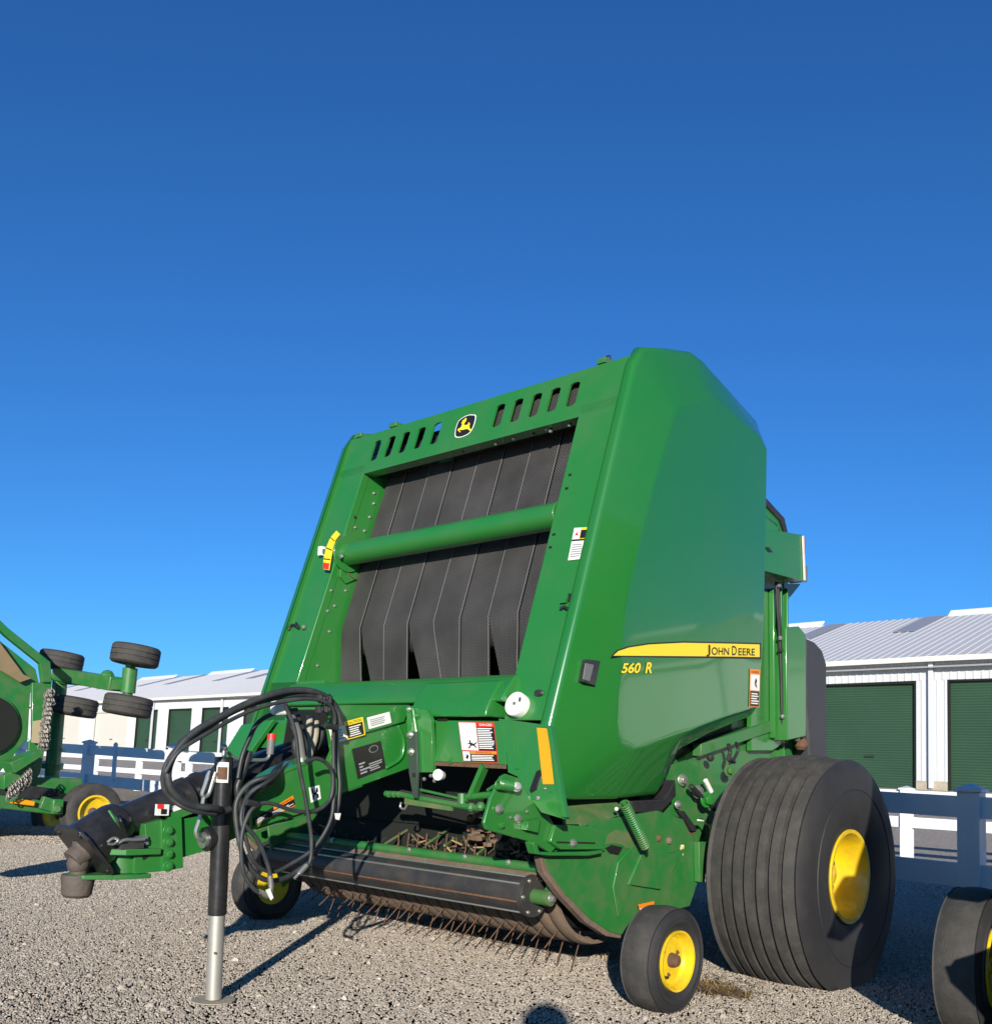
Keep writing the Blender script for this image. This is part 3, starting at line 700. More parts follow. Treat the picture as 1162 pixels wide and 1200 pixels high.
for x in (-2.75, -3.0, -3.35, -3.9): mb.bolt((x, 3.08, .515), (0, -1, .3), .008, ZN)
mb.build('compressor_tube', R_)
for px0, py0, px1, py1 in [(451, 989, 488, 966), (500, 989, 536, 965), (521, 991, 541, 978), (559, 1001, 588, 978), (602, 1010, 612, 1004)]:
    mb = MB(); a = A(px0, py0, y=3.10); b = A(px1, py1, y=3.32); mb.cyl(a, b, .006, GB, 8); mb.build('compressor_rod', R_)
# crop residue lodged in the pickup
mb = MB()
for i in range(150):
    x = random.uniform(-4.3, -2.65) if i % 3 else random.uniform(-3.4, -2.65); z = random.uniform(.52, .60) if i % 2 else random.uniform(.5, .56); y = random.uniform(3.13, 3.3)
    d = V((random.gauss(0, 1), random.gauss(0, .5), random.gauss(0, .6))).normalized()*random.uniform(.01, .035); w = V((0, .002, .003))
    p = V((x, y, z)); mb.add([p-d-w, p+d-w, p+d+w, p-d+w], [[0, 1, 2, 3]], HY if i % 5 == 0 else MD)
o = mb.build('crop_residue', R_); o['kind'] = 'stuff'
mb = MB()
for i in range(60):
    mb.ball((random.uniform(-3.1, -2.72), random.uniform(3.14, 3.22), random.uniform(.57, .70)), random.uniform(.008, .026), MD if i % 3 else DB, 6, (1.2, 1, random.uniform(.6, 1)))
o = mb.build('mud_cake', R_); o['kind'] = 'stuff'
# linkage under the tongue
mb = MB(); Y0 = 2.88
def ly(px, py): return A(px, py, y=Y0)
mb.tube(PX([(452, 930), (470, 931), (488, 935), (552, 946), (561, 947)], y=Y0), .013, GD, 10); mb.cyl(ly(470, 927), ly(540, 940), .006, ST, 8); mb.cyl(ly(490, 925), ly(548, 938), .006, GD, 8)
mb.bar(ly(475, 938), ly(530, 946), .012, .03, GB); mb.ball(ly(552, 946), .02, GD, 10); mb.ball(ly(563, 945), .02, GD, 10); mb.cyl(ly(541, 930), ly(541, 942), .018, GD, 10)
mb.bar(ly(568, 897), ly(553, 932), .035, .02, G); mb.cyl(ly(548, 934), ly(577, 931), .014, G, 12); mb.tube(PX([(470, 940), (469, 946), (474, 948), (477, 942)], y=Y0), .005, ZN, 6, 3)
for px in (456, 462, 468): mb.ball(ly(px, 931+px % 3), .016, GD, 8)
mb.build('gate_linkage', R_)
mb = MB(); c = A(513, 908, y=2.86); mb.lathe(c, (0.3, -1, .1), [(-.03, .02), (0, .024), (.004, .022), (.0045, 0)], WP, 24)
for px, py in [(497, 913), (509, 915), (505, 909)]: mb.ball(A(px, py, y=2.88), .009, ZN, 8)
mb.split('pressure_gauge', R_)
mb = MB(); mb.prism(PX([(477, 857), (487, 857), (489, 905), (488, 935), (484, 935), (479, 905)], y=2.84), (0, .012, 0), mat('dark_grey_green', (.05, .075, .06), .45, metal=.3)); mb.bolt(A(481, 861, y=2.84), (0, -1, 0), .011); mb.bolt(A(482, 881, y=2.84), (0, -1, 0), .011)
mb.prism(PX([(483, 906), (487, 906), (487, 911), (483, 911)], y=2.8395), (0, .001, 0), DBk); mb.build('slotted_hanger', R_, .002)

# ---- tongue
TX = -3.20
mb = MB()
mb.prism(PX([(386, 848), (394, 839), (402, 829), (478, 828), (481, 842), (481, 900), (400, 929), (374, 946), (345, 956), (310, 967), (296, 972), (294, 940), (302, 929), (321, 910), (336, 901), (352, 894), (368, 889), (386, 892), (391, 880)], x=TX), (-.03, 0, 0), G)
mb.prism(PX([(394, 868), (472, 846), (477, 830), (478, 826), (392, 826), (380, 832), (386, 846)], x=TX+.003), (.012, 0, 0), G)
mb.prism([A(340, 829, x=TX-.5), A(478, 827, x=TX), A(478, 827, x=TX)+V((0, .15, .01)), A(340, 829, x=TX-.5)+V((0, .15, .01))], (0, 0, -.01), G)
mb.tube(PX([(466, 850), (473, 868), (470, 888), (452, 900)], x=TX+.004), .008, G, 8, 4)
mb.prism(PX([(301, 929), (321, 910), (336, 901), (352, 894), (368, 889), (368, 893), (337, 905), (323, 914), (303, 933)], x=TX+.003), (-.12, 0, 0), G)
tong = mb.build('tongue_side_plate', R_, .003)
mb = MB(); mb.prism(PX([(386, 848), (391, 880), (386, 892), (368, 889), (352, 894), (336, 901), (321, 910), (302, 929), (294, 940), (296, 972), (345, 956), (374, 946), (400, 929), (481, 900), (478, 829)], x=mx(TX)), (.03, 0, 0), G); mb.build('tongue_side_plate', R_, .003)
mb = MB(); mb.prism(PX([(478, 828), (500, 832), (505, 843), (507, 905), (480, 905)], y=2.86), (0, .02, 0), G); mb.prism(PX([(476, 829), (481, 829), (484, 905), (479, 905)], y=2.85), (0, .03, 0), G)
mb.bolt(A(479, 831, y=2.845), (0, -1, 0), .008); mb.bolt(A(489, 839, y=2.858), (0, -1, 0), .01, G); mb.tube([A(484, 832, y=2.855), A(488, 860, y=2.855), A(488, 900, y=2.855)], .006, G, 6); mb.build('tongue_bracket', R_, .003)
mb = MB()
HX = -3.40
mb.prism(PX([(213, 960), (232, 957), (300, 930), (310, 966), (270, 985), (250, 994), (214, 1005)], x=HX), (-.14, 0, 0), G)
mb.prism(PX([(189, 962), (213, 958), (215, 1017), (191, 1021)], x=HX+.02), (-.18, 0, 0), G)
mb.prism(PX([(170, 966), (190, 960), (190, 1021), (158, 1024), (158, 1000), (172, 992)], x=HX+.01), (-.16, 0, 0), G)
for y in (972, 986, 1000, 1014): mb.bolt(A(197, y+1, x=HX+.02), (1, 0, 0), .014, G)
mb.prism(PX([(166, 1004), (180, 995), (182, 998), (168, 1008)], x=HX+.012), (.002, 0, 0), DBk)
tb = mb.build('drawbar', R_, .005)
mb = MB(); hz = A(130, 992, x=-3.48)
def disc(cx, cy, zz): pass
a = A(170, 997, x=-3.48); b = A(98, 991, x=-3.48)
mb.prism([V((-3.36, a.y, hz.z)), V((-3.60, a.y, hz.z)), V((-3.60, b.y+.10, hz.z)), V((-3.55, b.y+.02, hz.z)), V((-3.48, b.y, hz.z)), V((-3.41, b.y+.02, hz.z)), V((-3.36, b.y+.10, hz.z))], (0, 0, -.022), G)
lz = A(130, 1022, x=-3.48).z
mb.prism([V((-3.38, a.y-.02, lz)), V((-3.58, a.y-.02, lz)), V((-3.58, b.y+.10, lz)), V((-3.54, b.y-.02, lz)), V((-3.48, b.y-.05, lz)), V((-3.42, b.y-.02, lz)), V((-3.38, b.y+.10, lz))], (0, 0, -.016), GD)
c = A(143, 1000, x=-3.48); mb.cyl(V((-3.48, c.y, lz)), V((-3.48, c.y, hz.z)), .07, GD, 24)
mb.build('hitch_clevis', R_, .003)
mb = MB(); c = A(92, 1026, x=-3.48); e = A(92, 1045, x=-3.48); mb.lathe(V((-3.48, c.y, c.z+.005)), (0, 0, -1), [(0, .056), (.01, .058), (.07, .05), (.08, .04)], OS, 28); mb.cyl(V((-3.48, c.y, c.z)), V((-3.48, c.y, c.z+.12)), .03, OS, 16)
mb.ball(A(92, 1012, x=-3.48), .04, OS, 12); mb.split('hitch_pin', R_, .002)
# driveline shield
mb = MB(); p = [A(144, 964, x=-3.48), A(190, 944, x=-3.48), A(260, 920, x=-3.48), A(320, 897, x=-3.48), A(400, 870, x=-3.48)]
mb.tube(p[:3], .062, BP, 24); mb.tube([p[1]*.5+p[2]*.5, p[3], p[4]], .075, BP, 24); mb.tube([p[2], p[2]*.9+p[3]*.1], .084, BK, 24)
mb.tube([A(214, 937, x=-3.48), A(219, 935, x=-3.48)], .082, BK, 24); mb.tube([A(232, 930, x=-3.48), A(236, 928.5, x=-3.48)], .084, BK, 24)
mb.build('driveline_tube', R_)
mb = MB(); a = A(140, 961, x=-3.48); b = A(92, 1003, x=-3.48); ax = b-a; Ln = ax.length
mb.lathe(a, ax, [(-.02, .064), (0, .074), (.015, .08), (Ln*.3, .088), (Ln*.75, .102), (Ln*.80, .104), (Ln*.8, .05)], BP, 36)
n_ = ax.normalized(); u = V((1, 0, 0)); w = n_.cross(u); cc_ = a+n_*Ln*.82
fl = []
for k in range(4):
    for j in range(5):
        t = math.radians(45+90*k-16+8*j); rr = .14 if j == 2 else .132
        fl.append(cc_+u*rr*math.cos(t)+w*rr*math.sin(t))
mb.prism(fl, n_*.014, BP); 
for k in range(4):
    t = math.radians(45+90*k); c = cc_+(u*math.cos(t)+w*math.sin(t))*.117; mb.cyl(c-n_*.003, c+n_*.018, .012, DBk, 10)
mb.cyl(cc_, cc_+n_*.06, .042, OS, 16); mb.build('driveline_bell', R_, .003)
for k in range(3):
    mb = MB(); pts = [A(128+6*k, 950+4*k, x=-3.36), A(136+3*k, 962, x=-3.34), A(144+2*k, 972+3*k, x=-3.38)]; mb.tube(pts, .005, GD if k == 0 else BK, 6, 4); mb.build('chain_loop', R_)
# grey shroud of cable ends on clevis
mb = MB(); mb.bar(A(146, 990, x=-3.40), A(170, 984, x=-3.40), .05, .03, GR); mb.bar(A(140, 992, x=-3.38), A(166, 990, x=-3.38), .035, .02, ST); mb.tube(PX([(126, 987), (133, 982), (139, 984), (134, 989), (127, 989)], x=-3.36), .005, ZN, 6, 4); mb.tube(PX([(139, 988), (147, 984), (160, 984), (170, 983)], x=-3.36), .006, ZN, 6, 3)
mb.split('cable_end', R_)
mb = MB(); mb.box(A(190, 949, x=-3.38), (.02, .045, .04), WP); mb.box(A(188, 945, x=-3.368), (.004, .022, .016), RD); mb.box(A(192, 951, x=-3.368), (.004, .02, .018), DBk); mb.bar(A(202, 950, x=-3.4), A(214, 943, x=-3.4), .02, .02, WP); mb.bar(A(196, 958, x=-3.4), A(232, 945, x=-3.4), .03, .03, GD); mb.split('connector_plug', R_)
# tongue decals
d = decal_px((384, 851), (425, 840), (428, 861), (389, 872), (1, 0, 0), x=TX+.0155); d.rect(0, 0, 1, 1, YD).rect(0, 0, .45, 1, DW, 2).rect(.48, .25, .96, .94, DBk, 2).lines(.53, .32, .9, .9, 5, DW, 3).lines(.08, .3, .4, .9, 4, GRY, 3).text('CAUTION', .52, .06, .94, .2, DBk, 2); d.build('caution_decal', tong)
d = decal_px((429.5, 841), (456, 834), (458.5, 847), (432, 854.5), (1, 0, 0), x=TX+.0155); d.rect(0, 0, 1, 1, DW).lines(.1, .2, .9, .85, 4, GRY, 2, .6); d.build('instruction_decal', tong)
d = decal_px((412, 878), (446, 868), (452, 900), (419, 913), (1, 0, 0), x=TX+.0012); d.rect(0, 0, 1, 1, DBk)
ring = [(.7+.17*math.cos(t/8*math.pi), .2+.13*math.sin(t/8*math.pi)) for t in range(16)]; d.poly(ring, GR, 2); d.poly([(.7+(u_-.7)*.75, .2+(v_-.2)*.75) for u_, v_ in ring], DBk, 3); d.lines(.12, .5, .5, .92, 4, GRY, 2, .7); d.lines(.45, .62, .92, .92, 4, GRY, 2, .4); d.build('routing_decal', tong)
d = decal_px((361.5, 923), (374, 920), (376, 936), (364, 941), (1, 0, 0), x=TX+.0012); d.rect(0, 0, 1, 1, DW)
d.poly([(.2, .15), (.35, .15), (.4, .4), (.6, .4), (.65, .15), (.8, .15), (.8, .4), (.62, .5), (.8, .6), (.8, .85), (.65, .85), (.6, .6), (.4, .6), (.35, .85), (.2, .85), (.2, .6), (.38, .5), (.2, .4)], DBk, 2); d.build('lift_point_decal', tong)
d = decal_px((296, 960), (343, 932), (346, 944), (297, 968), (1, 0, 0), x=TX+.0012); d.rect(0, 0, 1, 1, DBk).rect(.5, 0, 1, .35, DO, 2).text('WARNING', .58, .08, .95, .28, DBk, 3).lines(.45, .45, .97, .92, 4, DW, 2, .5).lines(.05, .3, .4, .9, 4, DW, 2, .4).rect(0, .93, 1, 1, DO, 2); d.build('warning_decal', tong)
# ---- jack stand
foot = A(250, 1173, z=0.006); top = A(262.5, 889, x=foot.x)
J = bpy.data.objects.new('jack_stand', None); C.objects.link(J); J.parent = R_; J.location = foot-V(R_.location)
def jp(t): return foot+(top-foot)*t
zb = A(254, 1072, x=foot.x); tb_ = (zb-foot).length/(top-foot).length
mb = MB(); mb.cyl(jp(tb_), jp(1), .034, BP, 28); mb.cyl(jp(1), jp(1.008), .035, BP, 28, .03); o = mb.build('outer_tube', J, .002)
mb = MB(); mb.cyl(jp(.01), jp(tb_+.02), .029, GV, 28); mb.cyl(A(252, 1117, x=foot.x+.0295), A(252, 1117, x=foot.x+.0325), .005, RS, 8); mb.build('inner_tube', J)
mb = MB(); mb.lathe(foot, (0, 0, 1), [(-.004, .06), (.003, .078), (.006, .078), (.005, .03)], FT, 28); mb.build('foot_plate', J)
d = Decal(*[jp(t)+V((.0, 0, 0))+o_ for t, o_ in ((.985, V((.022, -.0275, 0))), (.985, V((.0345, .004, 0))), (.90, V((.0345, .004, 0))), (.90, V((.022, -.0275, 0))))], (.9, -.4, 0))
d = MB()
for (z0_, z1_, m_) in ((.90, .985, DW), (.912, .965, RS)):
    vs = []; k = 8
    for t in (z0_, z1_):
        for j in range(k+1):
            a = math.radians((-75 if m_ is DW else -68)+(75 if m_ is DW else 60)*j/k); vs.append(jp(t)+V((math.cos(a), math.sin(a), 0))*(.0352 if m_ is DW else .0358))
    d.add(vs, [[j, j+1, k+2+j, k+1+j] for j in range(k)], m_)
d.build('jack_label', J)
mb = MB(); mb.cyl(jp(1), A(262.5, 879, x=foot.x), .008, ZN, 12); mb.ball(A(262.5, 876, x=foot.x), .014, ZN, 12)
mb.tube(PX([(263, 878), (268, 882), (274, 888), (284, 890), (308, 890.5), (314, 888), (316, 883), (317, 876)], x=foot.x), .0065, ZN, 10, 4); cr_ = mb.build('crank_handle', J)
mb = MB(); g0 = A(316.5, 884, x=foot.x); g1 = A(318, 867, x=foot.x); g2 = A(318.5, 860, x=foot.x); mb.cyl(g0, g1, .014, GR, 16, .016); mb.cyl(g1, g2, .017, RD, 16, .016); mb.build('grip', cr_)
mb = MB(); mb.cyl(A(240, 984, x=foot.x-.02), A(258, 980, x=foot.x-.02), .045, BP, 20); mb.cyl(A(236, 985, x=foot.x-.02), A(240, 984, x=foot.x-.02), .03, ZN, 16); mb.build('jack_mount', J)
mb = MB(); mb.tube(PX([(245, 903), (241, 918), (237, 930), (240, 934), (245, 930), (249, 918), (253, 905)], x=foot.x+.01), .0075, ZN, 8, 4)
mb.tube(PX([(239, 933), (236, 950), (233, 963), (229.5, 974), (232, 982), (238, 984)], x=foot.x+.01), .0075, ZN, 8, 4); mb.build('spring_clip', R_)
# ---- hoses
HXP = TX+.07
TUCK = [A(330, 902, x=TX-.05), A(345, 892, x=TX-.16), A(365, 880, x=TX-.25)]
def hose(pts, r, x=HXP, m=RB, name='hydraulic_hose', wob=0, end=None, start=None):
    mb = MB(); P_ = PX(pts, x=x)
    P_ = [p+V((wob*math.sin(i*1.3), 0, 0)) for i, p in enumerate(P_)]
    P_ = (start or [])+P_+(end or [])
    mb.tube(P_, r, m, 10, 6)
    if end is None and name == 'hydraulic_hose':       # crimped steel ferrule and fitting at the free end
        a, b = P_[-2], P_[-1]; n_ = (b-a).normalized(); mb.cyl(b-n_*.045, b, r*1.25, ZN, 12); mb.cyl(b, b+n_*.025, r*.8, ZN, 8)
    return mb.build(name, R_, ang=60)
H1 = [(252, 953), (232, 951), (216, 946), (203, 936), (194.5, 922), (193, 900), (206, 876), (236, 857), (276, 834), (312, 821), (349, 814), (373, 818), (390, 832), (396, 857), (397, 888), (396, 924), (389, 961), (373, 996), (353, 1020), (325, 1032), (300, 1026), (284, 1004), (279, 973), (280, 940), (294, 918), (315, 909)]
hose(H1, .0098, wob=.015, end=TUCK)
hose([(x+(6 if 240 < x < 390 else 1), y+5) for x, y in H1[5:13]]+[(393, 862), (393, 900), (390, 935), (383, 965), (366, 995), (345, 1012), (322, 1022), (298, 1012), (286, 985), (283, 955), (296, 930), (318, 914)], .0075, HXP+.035, wob=.015, end=[p+V((.02, 0, .01)) for p in TUCK])
hose([(400, 850), (392, 826), (372, 812), (340, 809), (300, 820), (262, 838), (225, 860), (204, 885), (197, 910), (206, 932), (226, 944), (252, 947)], .0125, HXP+.02, end=[A(262, 950, x=HXP-.08)])
hose([(358, 893), (372, 889), (385, 897), (390, 912), (387, 936), (370, 950), (345, 950), (315, 941), (298, 946), (288, 962), (283, 985), (285, 1020), (298, 1042), (314, 1050)], .0078, HXP+.05)
hose([(334, 826), (342, 845), (347, 864), (351, 900), (357, 930), (362, 960), (365, 985), (363, 1010), (350, 1024)], .0078, HXP+.06)
hose([(286, 966), (300, 982), (310, 1002), (316, 1022), (318, 1040)], .0085, HXP+.05)
hose([(348, 832), (330, 834), (312, 840), (300, 850), (293, 864), (284, 886), (279, 912)], .009, HXP-.1, BK, 'wiring_cable')
hose([(270, 948), (256, 952), (240, 950)], .012, HXP-.03, BK, 'wiring_cable')
hose([(318, 914), (305, 920), (293, 932), (288, 948), (286, 970)], .019, HXP-.02, BK, 'hose_sleeve', start=[p+V((-.02, 0, 0)) for p in TUCK[::-1]])
hose([(284, 950), (278, 925), (285, 905), (292, 880)], .014, HXP-.12, BK, 'wiring_cable')
for k, (a, b) in enumerate([((338, 834), (352, 878)), ((347, 838), (357, 884)), ((363, 838), (354, 884)), ((369, 842), (362, 884)), ((376, 850), (370, 876)), ((340, 838), (346, 880))]):
    hose([a, ((a[0]+b[0])/2+3, (a[1]+b[1])/2), b, (355, 900)], .018-.002*(k % 3), TX-.06-.02*k, [GR, RB, FT, FT, RB, BK][k], 'hydraulic_hose')
mb = MB()
for k in range(12): mb.ball(A(378+random.uniform(-5, 8), 824+random.uniform(-6, 12), x=HXP+.04), .016, BK, 7, (1, 1, random.uniform(.6, 1.6)))
for px, py in [(388, 850), (296, 940)]: mb.tube([A(px-7, py, x=HXP+.05), A(px+7, py+3, x=HXP+.05)], .012, BK, 8)
mb.split('cable_tie', R_, tol=.01)
mb = MB(); mb.prism(PX([(311, 1043), (316, 1041), (320, 1052), (317, 1055)], x=HXP+.07), (.003, 0, 0), DW); mb.prism(PX([(392, 953), (399, 953), (397, 961), (393, 960)], x=HXP+.05), (.003, 0, 0), WP); mb.split('paper_tag', R_)
mb = MB(); mb.box(A(327, 830, x=TX-.02), (.03, .07, .055), WP); mb.build('connector_cap', R_, .01)
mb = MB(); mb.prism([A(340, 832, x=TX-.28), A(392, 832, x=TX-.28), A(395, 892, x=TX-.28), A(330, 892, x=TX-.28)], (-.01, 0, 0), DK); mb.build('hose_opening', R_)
# right pickup frame seen under the tongue
mb = MB(); mb.prism(PX([(312, 968), (345, 960), (376, 950), (380, 965), (372, 985), (352, 1000), (341, 1030), (330, 1040), (318, 1008)], x=mx(-2.66)), (.015, 0, 0), GD); mb.prism(PX([(296, 968), (330, 956), (332, 961), (297, 975)], x=mx(-2.55)), (.02, 0, 0), GB); mb.build('pickup_frame', R_, .003)

# ---- tailgate at the rear
mb = MB(); x = -2.56
mb.prism(PX([(880, 570), (897, 585), (918, 607), (923, 624), (923, 690), (921, 735), (922, 868), (905, 880), (880, 880)], x=x), (-.03, 0, 0), G)
mb.prism(PX([(890, 574), (898, 584), (919, 607), (923, 624), (919, 624), (914, 610), (897, 592)], x=x+.012), (-.2, 0, 0), BK)
mb.prism([V((x, 4.5, 2.38)), V((x, 5.0, 2.3)), V((mx(x), 5.0, 2.3)), V((mx(x), 4.5, 2.38))], (0, 0, .02), G)
mb.prism([V((x, 5.0, 2.3)), V((x, 5.1, 1.0)), V((mx(x), 5.1, 1.0)), V((mx(x), 5.0, 2.3))], (0, .02, 0), G)
for xx in (900, 909, 916): mb.prism(PX([(xx, 690), (xx+1.6, 690), (xx+3, 865), (xx+1, 865)], x=x+.001), (.03, 0, 0), G)
gate = mb.build('tailgate', R_, .004)
mb = MB(); mb.prism(PX([(880, 621), (905, 621), (940, 627), (942, 681), (918, 675), (880, 665)], x=-2.42), (-.16, 0, 0), G); mb.prism(PX([(895, 641), (900, 641), (905, 647), (900, 647)], x=-2.418), (.002, 0, 0), DBk)
o = mb.build('light_box', R_, .004)
mb = MB(); mb.prism(PX([(918, 684), (938, 684), (921, 705)], x=x+.005), (-.01, 0, 0), G); mb.build('light_bracket', R_)
mb = MB(); p = A(942, 640, x=-2.45); q = A(942, 672, x=-2.45); mb.box(p+V((-.05, .008, 0)), (.1, .008, .09), RL); mb.box(q+V((-.04, .012, 0)), (.1, .012, .09), GR); mb.prism(PX([(939, 628), (941, 628), (943, 680), (941, 680)], x=-2.416), (.003, 0, 0), WP); mb.split('tail_lamp', o)
mb = MB(); mb.prism(PX([(921, 735), (936, 734), (944, 744), (944, 863), (922, 868)], x=-2.47), (-.2, 0, 0), G); mb.build('net_wrap_box', R_, .006)
mb = MB(); mb.prism(PX([(944, 747), (955, 752), (964, 762), (969, 778), (970, 890), (950, 895), (948, 860), (944, 830)], x=-2.50), (-1.9, 0, 0), mat('dark_grey_plastic', (.035, .036, .042), .5, dirt=(.06, .06, .06), dscale=5, damt=.4)); mb.build('rear_cover', R_, .02)
mb = MB()
for k in range(2): mb.tube(PX([(909+2*k, 682), (911+2*k, 720), (913+k, 745), (915, 800), (916, 840), (921-3*k, 870)], x=-2.50), .008, BK, 8, 5)
for py in (686, 748, 762, 840): mb.ball(A(912+(py-686)*.03, py, x=-2.49), .014, ZN if py != 762 else BK, 8)
mb.build('hydraulic_line', R_)
mb = MB(); mb.ball(A(938, 872, x=-2.52), .04, RS, 10); mb.ball(A(933, 865, x=-2.5), .02, ZN, 8); mb.split('gate_latch', R_)

# ---- second baler of the row, its right gauge wheel at the frame's edge
B2 = copy_tree(ROOT); B2.location = (XC+4.01, 4.435-.13, 0)
tag(B2, 'second green round baler, cut off at the right edge with one shaded wheel showing')
for c in [o for o in bpy.data.objects if o.parent == B2 and o.name.startswith('gauge_wheel')]:
    if c.location.x < 0:
        for ch in [o for o in bpy.data.objects if o.parent == c]:
            for g in [o for o in bpy.data.objects if o.parent == ch]: bpy.data.objects.remove(g)
            bpy.data.objects.remove(ch)
        bpy.data.objects.remove(c)
wheel('caster_wheel', -1.285, -1.125, 3.93, .268, .272, .15, 0, 1, B2, .06)
mb = MB(); mb.cyl((-1.1, 3.93, .268), (-.92, 3.93, .268), .025, GD, 12); mb.bar((-.95, 3.93, .2), (-.95, 3.93, .62), .08, .05, GD); mb.bar((-.95, 3.93, .6), (-.55, 3.6, .7), .07, .07, GD); mb.build('caster_arm', B2, .004)

# ================================================================== ROTARY CUTTER (left)
CT = thing('rotary_cutter', 'green rotary cutter with folded wing, chain guards and four raised tyres beside the hitch', 'mower', (-9.7, 4.6, 0))
WX = -9.75
def tyre_simple(parent, c, axis, R, w, rr, name='wheel'):
    e = bpy.data.objects.new(name, None); C.objects.link(e); e.parent = parent
    o = V((0, 0, 0)); q = parent
    while q: o += q.location; q = q.parent
    e.location = V(c)-o
    mb = MB(); ax = V(axis).normalized(); s = w/2
    mb.lathe(V(c), ax, [(-s*.8, rr), (-s, rr+(R-rr)*.35), (-s*.95, R*.9), (-s*.75, R*.985), (-s*.3, R), (-s*.28, R-.01), (-s*.22, R-.01), (-s*.2, R), (s*.2, R), (s*.22, R-.01), (s*.28, R-.01), (s*.3, R), (s*.75, R*.985), (s*.95, R*.9), (s, rr+(R-rr)*.35), (s*.8, rr)], TY, 48, closed=True)
    mb.build('tyre', e, ang=40)
    mb = MB(); mb.lathe(V(c), ax, [(-s*.7, 0), (-s*.7, rr*.6), (-s*.5, rr*.8), (-s*.85, rr*.95), (-s*.85, rr*1.06), (s*.85, rr*1.06), (s*.88, rr*.95), (s*.45, rr*.82), (s*.3, rr*.5), (s*.3, 0)], YW, 40); r = mb.build('rim', e, ang=35)
    mb = MB(); mb.lathe(V(c)+ax*s*.3, ax, [(0, rr*.3), (.03, rr*.25), (.05, rr*.12), (.051, 0)], RS, 16); mb.build('hub', r)
    return e
def cp(px, py, y=4.6): return A(px, py, y=y)
def cw(px, py, x=WX): return A(px, py, x=x)
for px, py in [(72, 774.5), (159, 768), (150, 827), (88, 828)]: tyre_simple(CT, cp(px, py), (.05, .1, 1), .228, .195, .12)
tyre_simple(CT, A(107, 952, y=4.6), (1, 0, 0), .29, .21, .165)
tyre_simple(CT, A(70, 955, y=5.3), (1, -.35, 0), .31, .2, .18)
tyre_simple(CT, A(-60, 950, y=2.3), (1, 0, 0), .28, .2, .165)
mb = MB(); mb.cyl(cp(149, 820), cp(154, 775), .048, GD, 14); mb.cyl(cp(150, 812), cp(153, 783), .07, GD, 14); mb.cyl(cp(72, 795), cp(72, 780), .05, GD, 12); mb.split('caster_spindle', CT)
mb = MB(); mb.bar(cp(70, 790), cp(138, 802), .17, .14, GD); mb.bar(cp(134, 803), cp(152, 803), .12, .105, GD); mb.ball(cp(126, 793), .07, GD, 10); mb.bar(cp(72, 797), cp(108, 800), .1, .08, GD); mb.split('wing_arm', CT, .01)
mb = MB(); mb.cyl(cp(60, 925), cp(71, 792), .075, GD, 20); mb.cyl(cp(60, 900), cp(61, 894), .12, GD, 20); mb.cyl(cp(62, 880), cp(62.5, 876), .115, GD, 20); mb.cyl(cp(54, 926), cp(70, 930), .11, GD, 12); mb.build('hinge_tube', CT)
# wing deck: raised panel with rounded blade pan
mb = MB(); deck = PX([(-150, 668), (-60, 692), (-20, 732), (4, 754), (42, 784), (46, 800), (36, 812), (33, 865), (0, 905), (-60, 960), (-150, 960)], x=WX-.2)
mb.prism(deck, (-.06, 0, 0), GD)
rimp = PX([(-150, 655), (-60, 680), (-20, 722), (4, 746), (44, 778), (47, 800), (58, 800), (56, 776), (6, 736), (-18, 712), (-58, 668), (-150, 642)], x=WX-.2); mb.prism(rimp, (.07, 0, 0), GD)
mb.prism(PX([(-50, 715), (0, 752), (28, 790), (38, 795), (24, 800), (0, 785), (-50, 750)], x=WX-.13), (-.02, 0, 0), mat('worn_tan_steel', (.24, .17, .09), .8, dirt=(.1, .12, .05), dscale=3, damt=.8, bump=.2))
c = A(-14, 850, x=WX-.19); mb.lathe(c, (1, 0, 0), [(0, .28), (.03, .28), (.031, 0)], DK, 40); mb.lathe(c, (1, 0, 0), [(0, .30), (.012, .30), (.014, .283)], GD, 40)
mb.prism(PX([(36, 800), (59, 800), (53, 866), (46, 905), (30, 930), (32, 870), (36, 866)], x=WX-.2), (.04, 0, 0), GD)
mb.prism(PX([(0, 893), (30, 880), (38, 885), (6, 905)], x=WX-.1), (.25, 0, 0), GD); mb.prism(PX([(0, 908), (36, 893), (38, 898), (0, 925)], x=WX-.05), (.1, 0, 0), GD)
mb.prism([(WX-.22, -.6, .5), (WX-.22, 2.7, .5), (WX-.22, 2.9, 1.6), (WX-.22, 2.3, 2.55), (WX-.22, -.6, 2.75)], (-.06, 0, 0), GD)  # unseen extension of the deck, added to cast shade on the near fence
mb.build('wing_deck', CT, .01)
mb = MB(); mb.prism(PX([(39, 845), (52, 843), (51, 872), (37, 870)], x=WX-.12), (.01, 0, 0), mat('cardboard_tan', (.4, .32, .2), .8)); mb.build('tan_panel', CT)
